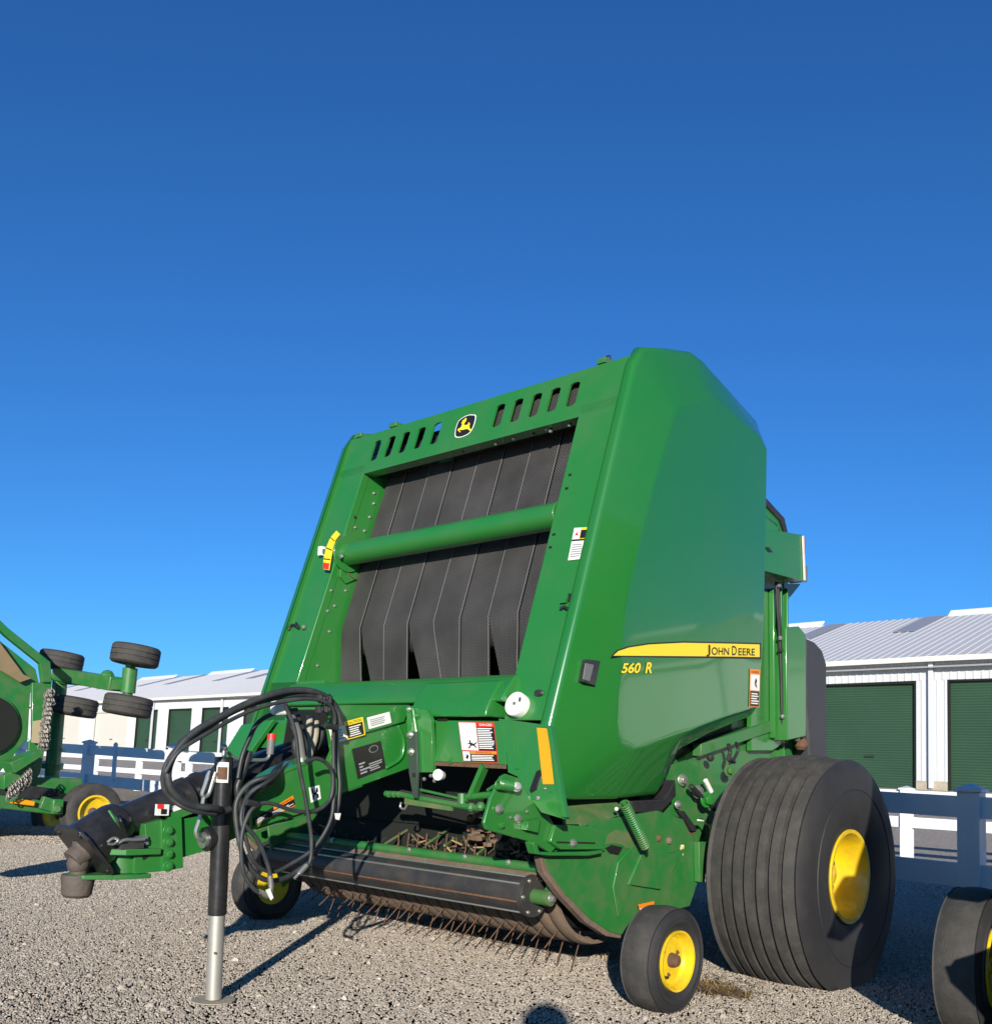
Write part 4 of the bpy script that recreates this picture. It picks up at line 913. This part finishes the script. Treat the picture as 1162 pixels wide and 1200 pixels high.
# chain guards
mb = MB()
def chain(a, b, n, sp):
    a = V(a); b = V(b)
    for i in range(n):
        p = a+(b-a)*(i/(n-1))+V((random.uniform(-sp, sp)*.3, random.uniform(-sp, sp), 0)); r = .021
        ax = V((1, 0, 0)) if i % 2 else V((0, 1, .3)); u = ax.orthogonal().normalized(); w = ax.cross(u)
        mb.tube([p+(u*math.cos(t*math.pi/3)*r+w*math.sin(t*math.pi/3)*r*1.3) for t in range(7)], .0065, mat('weathered_chain', (.26, .25, .22), .5, metal=.5, dirt=(.14, .09, .05), dscale=30, damt=.8), 5)
CH = mat('weathered_chain', (.26, .25, .22), .5, metal=.5, dirt=(.14, .09, .05), dscale=30, damt=.8)
for k in range(5): chain(A(56+k*1.3, 810, x=WX+.1), A(48+k*1.5, 876, x=WX+.1), 26, .02)
o = mb.build('chain_guard', CT); o['label'] = 'upright rows of bare steel chain'; mb = MB()
for k in range(9): chain(A(12+k*3, 925-k*2.7, x=WX+.25), A(10+k*3, 937-k*2.7, x=WX+.25), 4, .01)
o = mb.build('chain_guard', CT); o['label'] = 'slanting row of short chains'
# lower frame
mb = MB(); mb.bar(A(-120, 925, x=-9.7), A(70, 948, x=-9.7), .12, .12, GD); mb.bar(A(48, 940, x=-9.62), A(68, 946, x=-9.62), .07, .12, GD); mb.prism(PX([(24, 936), (42, 939), (41, 945), (12, 941)], x=-9.58), (-.02, 0, 0), AM); mb.box(A(66, 945, x=-9.6), (.1, .1, .14), GD)
mb.prism(PX([(-100, 900), (30, 920), (70, 925), (70, 933), (30, 938), (-100, 925)], x=-9.85), (-1.6, 0, 0), BK); mb.cyl(A(67, 948, x=-9.56), A(68, 948, x=-9.52), .035, GB, 14); mb.split('frame', CT, .008)
# centre deck and far folded wing behind it (mostly hidden)
mb = MB(); mb.box((-10.95, 3.4, .55), (2.1, 2.4, .16), GD); mb.box((-12.2, 3.2, 1.5), (.1, 2.4, 1.8), GD); mb.bar((-11, 2.3, .5), (-11, .5, .45), .16, .16, GD); mb.split('centre_deck', CT, .01)

# ================================================================== FENCES
def fence(name, label, y, xs, zt, rails, dz, pw=.125):
    for i in range(len(xs)-1): pass
    o = thing(name, label, 'fence', (xs[0], y, 0)); 
    for x in xs:
        mb = MB(); z = dz(x); mb.box((x, y, (zt-.01)/2+z/2-.1), (pw, pw, zt-.01+z+.2), VN)
        mb.box((x, y, zt+z-.002), (pw+.03, pw+.03, .022), VN)
        s = pw/2+.012; mb.add([(x-s, y-s, zt+z+.009), (x+s, y-s, zt+z+.009), (x+s, y+s, zt+z+.009), (x-s, y+s, zt+z+.009), (x, y, zt+z+.04)], [[0, 1, 4], [1, 2, 4], [2, 3, 4], [3, 0, 4]], VN)
        mb.build('post', o, .003)
    for k in range(len(xs)-1):
        xa, xb = xs[k], xs[k+1]
        for (z0, z1) in rails:
            mb = MB(); a, b = (xa+pw/2-.004, xb-pw/2+.004) if xa < xb else (xa-pw/2+.004, xb+pw/2-.004)
            mb.prism([(a, y-.02, z0+dz(a)), (b, y-.02, z0+dz(b)), (b, y-.02, z1+dz(b)), (a, y-.02, z1+dz(a))], (0, .04, 0), VN); mb.build('rail', o, .003)
    return o
nx = [-1.945+2.28*k for k in range(3, -9, -1)]
fence('vinyl_fence', 'white two rail vinyl fence nearest the balers, mostly in blue shade', 6.25, nx, .90, [(.33, .47), (.735, .862)], lambda x: -.012*(x+2) if x < -2 else 0)
fx = [A(1062, 960, y=12.5).x+2.4*k for k in range(6, -13, -1)]
fence('vinyl_fence', 'second white vinyl fence standing sunlit beyond the shaded one', 12.5, fx, .90, [(.43, .56), (.76, .885)], lambda x: .0)
mb = MB(); mb.cyl(A(133, 915, y=6.12), A(136, 872, y=6.14), .028, VN, 12); mb.cyl(A(136, 872, y=6.14), A(136.2, 870, y=6.14), .03, VN, 12, .01)
tag(mb.build('marker_pole', None), 'thin white pole leaning on the near fence left of the hoses', 'pole')

# ================================================================== STORAGE BUILDING
def gz(y): return 0 if y < 13.5 else min(.05*(y-13.5), 2.4)
SB = thing('storage_building', 'long white metal storage building with green roll up doors behind the fences', 'building', (-11, 32, gz(32)))
BY = 32.0
def eave(x): return 5.05+(.0095*(x+11) if x < -11 else .0)
def dtop(x): return 4.36+(.0095*(x+11) if x < -11 else 0)
doors = [(-67.9, -63.1, 'c'), (-75.5, -70.2, 'c'), (-62.0, -59.2, 'g'), (-57.85, -55.08, 'g'), (-53.9, -51.0, 'g'), (-49.4, -46.4, 'g')]
x = -14.68
while x > -45: doors.append((x, x+3.1, 'g')); x -= 4.05
x = -10.64
while x < -4: doors.append((x, x+3.1, 'g')); x += 4.05  # no doors beyond: unseen wall left plain for its pale reflection in the shield
doors.sort()
def ribs(mb, x0, x1, za, zb, y, m, pitch=.23, d=.02, y2=None, sg=-1):
    xs = []; x = x0
    prof = []
    n = max(1, round((x1-x0)/pitch)); p = (x1-x0)/n
    for i in range(n):
        a = x0+p*i; prof += [(a, 0), (a+p*.62, 0), (a+p*.70, d), (a+p*.88, d), (a+p*.96, 0)]
    prof.append((x1, 0)); k = len(prof)
    y2 = y if y2 is None else y2
    vs = [(a, y+sg*dd, za(a) if callable(za) else za) for a, dd in prof]+[(a, y2+sg*dd*(1 if y2 == y else 0), (zb(a) if callable(zb) else zb)+(dd if y2 != y else 0)) for a, dd in prof]
    if y2 != y: vs = [(a, y, (za(a) if callable(za) else za)+dd) for a, dd in prof]+vs[k:]
    mb.add(vs, [[i, i+1, k+i+1, k+i] for i in range(k-1)], m)
base = gz(BY)-.05
BX0, BX1 = -96, 44
mb = MB()
ribs(mb, BX0, BX1, dtop, lambda x: eave(x)-.12, BY, WS)
e = BX0
for a, b, c in doors: ribs(mb, e, a, base+.3, dtop, BY+.001, WS); e = b
ribs(mb, e, BX1, base+.3, dtop, BY+.001, WS)
mb.box((BX1, BY+8, 3), (.1, 16, 4.4), WS); mb.box((BX0, BY+8, 3), (.1, 16, 4.4), WS)
mb.build('wall', SB, ang=10)
mb = MB(); e = BX0
for a, b, c in doors:
    mb.box(((e+a)/2, BY+.02, base+.12), (a-e, .1, .42), FT); e = b
mb.build('footing', SB)
for a, b, c in doors:
    m_ = DG if c == 'g' else CD; mb = MB(); k = 42; vs = []; zt = min(dtop(a), dtop(b))
    for i in range(k*2+1):
        z = base+(zt+.05-base)*i/(k*2); y = BY+.16-(.03 if i % 2 else 0); vs += [(a, y, z), (b, y, z)]
    mb.add(vs, [[2*i, 2*i+1, 2*i+3, 2*i+2] for i in range(2*k)], m_); d_ = mb.build('roll_up_door', SB, ang=80 if False else 20)
    if c == 'c': d_['label'] = 'cream roll up door'
    mb = MB(); mb.box(((a+b)/2, BY+.12, base+1.05), (.3, .05, .05), BK); mb.build('handle', d_)
    mb = MB(); mm = DK if c == 'g' else CR
    mb.box((a+.03, BY+.08, (base+zt)/2), (.06, .15, zt-base), mm); mb.box((b-.03, BY+.08, (base+zt)/2), (.06, .15, zt-base), mm); mb.box(((a+b)/2, BY+.08, zt-.03), (b-a-.12, .15, .06), mm); mb.build('door_track', SB)
mb = MB(); ry, rz_ = BY+8.2, 2.75
ribs(mb, BX0, BX1, eave, lambda x: eave(x)+rz_, BY-.35, WR, .3, .022, y2=ry)
mb.add([(BX0, BY-.35, eave(BX0)-.02), (BX1, BY-.35, eave(BX1)-.02), (BX1, ry, eave(BX1)+rz_-.02), (BX0, ry, eave(BX0)+rz_-.02)], [[0, 1, 2, 3]], WR)
mb.add([(BX0, ry, eave(BX0)+rz_), (BX1, ry, eave(BX1)+rz_), (BX1, ry+8.4, eave(BX1)), (BX0, ry+8.4, eave(BX0))], [[0, 1, 2, 3]], WR)
rf = mb.build('roof', SB, ang=10)
mb = MB()
mb.prism([(BX0, BY-.38, eave(BX0)-.14), (-11, BY-.38, eave(-11)-.14), (BX1, BY-.38, eave(BX1)-.14), (BX1, BY-.38, eave(BX1)+.02), (-11, BY-.38, eave(-11)+.02), (BX0, BY-.38, eave(BX0)+.02)], (0, .14, 0), CR)
mb.build('gutter', SB)
mb = MB()
for x in [-11.1+8.1*k for k in range(-8, 6)]: mb.box((x, BY-.09, (base+eave(x))/2), (.14, .1, eave(x)-base-.2), WS)
mb.build('downspout', SB, .01)
xq = A(1115, 720, y=BY+8).x
for k in range(-7, 5):
    x = -13.2+10.7*k
    mb = MB(); mb.prism([(x, ry-.45, eave(x)+rz_-.12), (x+5.5, ry-.45, eave(x+5.5)+rz_-.12), (x+5.5, ry, eave(x+5.5)+rz_+.20), (x, ry, eave(x)+rz_+.20)], (0, .1, -.02), VN); mb.build('ridge_vent', rf)
    for xx0 in (x-.95, x+5.7):
        t0, t1 = .60, .985; q = []
        for xx, t in ((xx0, t0), (xx0+.85, t0), (xx0+.85, t1), (xx0, t1)): q.append((xx, BY-.35+(ry-BY+.35)*t, eave(xx)+rz_*t+.045))
        mb = MB(); mb.prism(q, (0, 0, -.01), SK); mb.build('skylight_panel', rf)

# ================================================================== GROUND
def ground_material(name, c1, c2, c3, s=1):
    m, N, L, b = nodes(name); b.inputs['Roughness'].default_value = .95; b.inputs['Specular IOR Level'].default_value = .15
    tc = N.new('ShaderNodeTexCoord')
    v = N.new('ShaderNodeTexVoronoi'); v.inputs['Scale'].default_value = 55*s; L.new(tc.outputs['Object'], v.inputs['Vector'])
    v2 = N.new('ShaderNodeTexVoronoi'); v2.inputs['Scale'].default_value = 110*s; L.new(tc.outputs['Object'], v2.inputs['Vector'])
    n = N.new('ShaderNodeTexNoise'); n.inputs['Scale'].default_value = .8; n.inputs['Detail'].default_value = 6; L.new(tc.outputs['Object'], n.inputs['Vector'])
    r = N.new('ShaderNodeValToRGB'); e = r.color_ramp.elements; e[0].color = (*c2, 1); e[1].color = (*c1, 1); e[0].position = .1; e[1].position = .9
    sp = N.new('ShaderNodeSeparateColor'); L.new(v.outputs['Color'], sp.inputs[0]); L.new(sp.outputs[0], r.inputs[0])
    mx_ = N.new('ShaderNodeMix'); mx_.data_type = 'RGBA'; mx_.inputs['B'].default_value = (*c3, 1)
    r2 = N.new('ShaderNodeValToRGB'); r2.color_ramp.elements[0].position = .5; r2.color_ramp.elements[1].position = .75; r2.color_ramp.elements[1].color = (.6, .6, .6, 1)
    L.new(n.outputs['Fac'], r2.inputs[0]); L.new(r2.outputs[0], mx_.inputs['Factor']); L.new(r.outputs[0], mx_.inputs['A']); L.new(mx_.outputs['Result'], b.inputs['Base Color'])
    ad = N.new('ShaderNodeMath'); ad.operation = 'ADD'; L.new(v.outputs['Distance'], ad.inputs[0]); L.new(v2.outputs['Distance'], ad.inputs[1])
    bp = N.new('ShaderNodeBump'); bp.inputs['Strength'].default_value = 1; bp.inputs['Distance'].default_value = .02; bp.invert = True
    L.new(ad.outputs[0], bp.inputs['Height']); L.new(bp.outputs[0], b.inputs['Normal'])
    return m
GM = ground_material('gravel_bed', (.42, .375, .33), (.30, .265, .23), (.34, .30, .26))
GM2 = ground_material('gravel_yard', (.66, .585, .50), (.42, .365, .305), (.52, .45, .37))
DM = ground_material('dry_dirt', (.44, .36, .26), (.22, .18, .12), (.28, .25, .16), .4)
def sheet(name, xs, ys, dz, m, zf=gz):
    mb = MB(); nx_, ny = len(xs), len(ys)
    mb.add([(x, y, zf(y)+dz) for y in ys for x in xs], [[j*nx_+i, j*nx_+i+1, (j+1)*nx_+i+1, (j+1)*nx_+i] for j in range(ny-1) for i in range(nx_-1)], m)
    o = mb.build(name); o['kind'] = 'structure'; return o
sheet('ground', [-400, -200, -100, -60, -30, 0, 30, 100, 300], [-150, -40, -10, 0, 6, 13.5, 20, 32, 60, 61.5, 120, 500], 0, GM2)
o = sheet('dirt_strip', [-120, -60, -30, 0, 30, 60], [6.9, 10, 13.2], .004, DM)
mb = MB(); rs = random.Random(3)
for i in range(900):    # sparse dead grass along the fences
    y = rs.choice((6.3, 12.6))+rs.gauss(0, .12); x = rs.uniform(-30, 3); h = rs.uniform(.03, .10); d = V((rs.gauss(0, .03), rs.gauss(0, .03), h)); p = V((x, y, .0))
    mb.add([p-V((.004, 0, 0)), p+V((.004, 0, 0)), p+d], [[0, 1, 2]], HY)
o = mb.build('dry_grass'); o['label'] = 'thin dry grass tufts along the fence lines'; o['kind'] = 'stuff'
for (xx, yy, nn, sx_, sy_) in [(A(590, 1098, z=0).x, A(590, 1098, z=0).y, 1900, .42, .10), (A(835, 1163, z=0).x, A(835, 1163, z=0).y, 700, .08, .045), (-2.25, 3.9, 120, .12, .15)]:
    mb = MB()
    for i in range(nn):
        p = V((xx+rs.gauss(0, sx_), yy+rs.gauss(0, sy_), rs.uniform(.009, .026))); a = rs.uniform(0, 6.28); L_ = rs.uniform(.01, .05); d = V((math.cos(a)*L_, math.sin(a)*L_, rs.gauss(0, .008))); w = V((-math.sin(a), math.cos(a), 0))*.0022
        mb.add([p-d-w, p+d-w, p+d+w, p-d+w], [[0, 1, 2, 3]], HY if rs.random() < .7 else DB)
    o = mb.build('loose_hay'); o['label'] = 'scattered dry hay stalks fallen on the gravel'; o['kind'] = 'stuff'
# stones: geometry nodes scatter on patches of the lot
def stone_material():
    m, N, L, b = nodes('crushed_stone'); b.inputs['Roughness'].default_value = .85; b.inputs['Specular IOR Level'].default_value = .3
    oi = N.new('ShaderNodeObjectInfo'); r = N.new('ShaderNodeValToRGB'); e = r.color_ramp.elements
    e[0].color = (.22, .185, .15, 1); e[1].color = (.54, .485, .415, 1)
    for p, c in ((.2, (.29, .25, .205, 1)), (.6, (.355, .31, .255, 1)), (.88, (.42, .367, .305, 1))):
        q = e.new(p); q.color = c
    L.new(oi.outputs['Random'], r.inputs[0])
    tc = N.new('ShaderNodeTexCoord'); n = N.new('ShaderNodeTexNoise'); n.inputs['Scale'].default_value = 150; L.new(tc.outputs['Object'], n.inputs['Vector'])
    mm = N.new('ShaderNodeMix'); mm.data_type = 'RGBA'; mm.blend_type = 'MULTIPLY'; mm.inputs['Factor'].default_value = .35
    L.new(r.outputs[0], mm.inputs['A']); L.new(n.outputs['Color'], mm.inputs['B']); L.new(r.outputs[0], b.inputs['Base Color'])
    return m
SM = stone_material()
def scatter(name, quad, dens, smin, smax, seed, label):
    mb = MB(); mb.add([(x, y, .003) for x, y in quad], [list(range(len(quad)))], GM); o = mb.build(name)
    ng = bpy.data.node_groups.new(name, 'GeometryNodeTree'); ng.interface.new_socket('Geometry', in_out='INPUT', socket_type='NodeSocketGeometry'); ng.interface.new_socket('Geometry', in_out='OUTPUT', socket_type='NodeSocketGeometry')
    N, L = ng.nodes, ng.links; gi = N.new('NodeGroupInput'); go = N.new('NodeGroupOutput')
    dp = N.new('GeometryNodeDistributePointsOnFaces'); dp.inputs['Density'].default_value = dens; dp.inputs['Seed'].default_value = seed; L.new(gi.outputs[0], dp.inputs[0])
    jn = N.new('GeometryNodeJoinGeometry')
    for k in range(5):
        ic = N.new('GeometryNodeMeshIcoSphere'); ic.inputs['Subdivisions'].default_value = 1 if k else 2; ic.inputs['Radius'].default_value = 1
        sp = N.new('GeometryNodeSetPosition'); nz = N.new('ShaderNodeTexNoise'); nz.noise_dimensions = '4D'; nz.inputs['W'].default_value = k*7.3+1; nz.inputs['Scale'].default_value = .9
        vm = N.new('ShaderNodeVectorMath'); vm.operation = 'MULTIPLY_ADD'; vm.inputs[1].default_value = (1.5, 1.5, 1.5); vm.inputs[2].default_value = (-.75, -.75, -.75)
        L.new(nz.outputs['Color'], vm.inputs[0]); L.new(vm.outputs[0], sp.inputs['Offset']); L.new(ic.outputs['Mesh'], sp.inputs['Geometry'])
        smn = N.new('GeometryNodeSetMaterial'); smn.inputs['Material'].default_value = SM; L.new(sp.outputs[0], smn.inputs[0])
        gt = N.new('GeometryNodeGeometryToInstance'); L.new(smn.outputs[0], gt.inputs[0]); L.new(gt.outputs[0], jn.inputs[0])
    ip = N.new('GeometryNodeInstanceOnPoints'); ip.inputs['Pick Instance'].default_value = True; L.new(dp.outputs['Points'], ip.inputs['Points']); L.new(jn.outputs[0], ip.inputs['Instance'])
    rv = N.new('FunctionNodeRandomValue'); rv.data_type = 'FLOAT_VECTOR'; rv.inputs[0].default_value = (-3.14,)*3; rv.inputs[1].default_value = (3.14,)*3; L.new(rv.outputs[0], ip.inputs['Rotation'])
    sv = N.new('FunctionNodeRandomValue'); sv.data_type = 'FLOAT_VECTOR'; sv.inputs[0].default_value = (smin, smin, smin*.8); sv.inputs[1].default_value = (smax, smax, smax*.8); sv.inputs['Seed'].default_value = 5; L.new(sv.outputs[0], ip.inputs['Scale'])
    j2 = N.new('GeometryNodeJoinGeometry'); L.new(gi.outputs[0], j2.inputs[0]); L.new(ip.outputs[0], j2.inputs[0]); L.new(j2.outputs[0], go.inputs[0])
    md = o.modifiers.new('stones', 'NODES'); md.node_group = ng; o['kind'] = 'stuff'; o['label'] = label
    return o
def gq(pts): return [tuple(A(x, y, z=0).xy) for x, y in pts]
apron = gq([(-700, 1900), (1850, 1900), (1500, 1216), (-350, 1213)])
near = gq([(-350, 1213), (1500, 1216), (1500, 1150), (-350, 1035)])
mid = gq([(-350, 1035), (1500, 1150), (1450, 1076), (-350, 965)])
far = gq([(-350, 965), (1450, 1076), (1300, 1025), (-200, 932)])
scatter('gravel', near, 12500, .0027, .0068, 1, 'crushed grey limestone gravel in the foreground')
scatter('gravel', mid, 7000, .0038, .0085, 2, 'crushed limestone gravel under the balers')
scatter('gravel', far, 1500, .008, .015, 3, 'gravel thinning out towards the fence')

scatter('gravel', apron, 6500, .0035, .008, 6, 'crushed limestone gravel around the viewpoint')
scatter('gravel', near, 26, .011, .019, 9, 'scattered larger stones among the fine gravel')
# ================================================================== PHOTOGRAPHER, LIGHT, CAMERA
def person():
    g = A(640, 1184, z=0); d = V((.613, -.751, .247)).normalized()
    hd = g+d*((1.17)/d.z)                      # crown of the head, crouching behind the camera
    back = V((.632, -.775, 0)); side_ = V((.775, .632, 0)); hx, hy = hd.x, hd.y; b = V((hx, hy, 0))
    cloth = mat('navy_cotton', (.03, .04, .08), .85); skin = mat('skin_tone', (.45, .27, .19), .55); hair = mat('brown_hair', (.05, .03, .02), .7)
    J_ = {}; P_ = []; E_ = []; R = []
    def v(f, s_, z, r): P_.append(b-back*f+side_*s_+V((0, 0, z*1.13 if z > .1 else z))); R.append(r); return len(P_)-1
    pel = v(-.22, 0, .42, .15); spi = v(-.14, 0, .60, .145); che = v(-.04, 0, .76, .155); nek = v(.0, 0, .86, .055); h0 = v(.03, 0, .93, .075); h1 = v(.02, 0, .98, .075)
    E_ += [(pel, spi), (spi, che), (che, nek), (nek, h0), (h0, h1)]
    for s_ in (1, -1):
        sh = v(-.03, .19*s_, .79, .06); elb = v(.14, .24*s_, .62, .045); wr = v(.26, .10*s_, .80, .03); pa = v(.30, .07*s_, .85, .03); E_ += [(che, sh), (sh, elb), (elb, wr), (wr, pa)]
        for k in range(5): f1 = v(.31+.01*k, (.06-.018*k)*s_, .88, .009); f2 = v(.31+.008*k, (.045-.02*k)*s_, .91, .008); E_ += [(pa, f1), (f1, f2)]
        hip = v(-.20, .11*s_, .40, .095); kn = v(.22, .17*s_, .46 if s_ > 0 else .12, .065); an = v(.10 if s_ > 0 else -.20, .17*s_, .09, .045); to = v(.28 if s_ > 0 else -.12, .18*s_, .045, .04); E_ += [(pel, hip), (hip, kn), (kn, an), (an, to)]
    me = bpy.data.meshes.new('person'); me.from_pydata(P_, E_, []); o = bpy.data.objects.new('person', me); C.objects.link(o); me.materials.append(cloth)
    m = o.modifiers.new('skin', 'SKIN')
    bm = bmesh.new(); bm.from_mesh(me); ly_ = bm.verts.layers.skin.verify(); bm.verts.ensure_lookup_table()
    for i, w_ in enumerate(bm.verts): w_[ly_].radius = (R[i], R[i]); w_[ly_].use_root = (i == 0)
    bm.to_mesh(me); bm.free(); sb = o.modifiers.new('sub', 'SUBSURF'); sb.levels = 1; sb.render_levels = 1
    mb = MB(); mb.ball(P_[h0]+V((0, 0, .03)), .088, skin, 16, (.9, .9, 1.15)); mb.ball(P_[h0]-back*.085+V((0, 0, .0)), .018, skin, 8); h = mb.build('head', o, ang=80)
    mb = MB(); mb.ball(P_[h0]+back*.012+V((0, 0, .055)), .092, hair, 14, (1, 1, .95)); mb.build('hair', o, ang=80)
    tag(o, 'person crouching in dark clothes behind the viewpoint, seen only as a shadow on the gravel', 'person')
person()
# ================================================================== LIGHT, CAMERA
SUN = V((.613, -.751, .247)).normalized()
el = math.asin(SUN.z); az = math.atan2(SUN.x, SUN.y)
W = bpy.data.worlds.new('World'); bpy.context.scene.world = W; W.use_nodes = True
N, L = W.node_tree.nodes, W.node_tree.links; bg = N['Background']
sk = N.new('ShaderNodeTexSky'); sk.sky_type = 'NISHITA'; sk.sun_disc = False; sk.sun_elevation = el; sk.sun_rotation = az
sk.altitude = 300; sk.air_density = 1.0; sk.dust_density = .3; sk.ozone_density = 3.0
hs = N.new('ShaderNodeMix'); hs.data_type = 'RGBA'; hs.blend_type = 'MULTIPLY'; hs.inputs['Factor'].default_value = 1; hs.inputs['B'].default_value = (.265, .70, 1.2, 1)
L.new(sk.outputs[0], hs.inputs['A']); L.new(hs.outputs['Result'], bg.inputs['Color']); bg.inputs['Strength'].default_value = .093
sl = bpy.data.lights.new('sun', 'SUN'); sl.energy = 5; sl.angle = math.radians(.5); sl.color = (1, .93, .82)
so = bpy.data.objects.new('sun', sl); C.objects.link(so); so.rotation_euler = SUN.to_track_quat('Z', 'Y').to_euler(); so.location = (0, -5, 12)
cam = bpy.data.cameras.new('camera'); co = bpy.data.objects.new('camera', cam); C.objects.link(co); bpy.context.scene.camera = co
Rm = Matrix(((_R[0][0], -_R[0][1], -_R[0][2]), (_R[1][0], -_R[1][1], -_R[1][2]), (_R[2][0], -_R[2][1], -_R[2][2])))
co.matrix_world = Matrix.Translation(CAM)@Rm.to_4x4()
cam.sensor_fit = 'VERTICAL'; cam.sensor_height = 24; cam.sensor_width = 24; cam.lens = F_/1200*24
cam.shift_y = (CY-600)/1200; cam.clip_end = 3000; cam.clip_start = .05
sc = bpy.context.scene; sc.view_settings.view_transform = 'Standard'; sc.view_settings.look = 'None'; sc.view_settings.exposure = .42; sc.view_settings.gamma = 1
sc.cycles.use_denoising = True
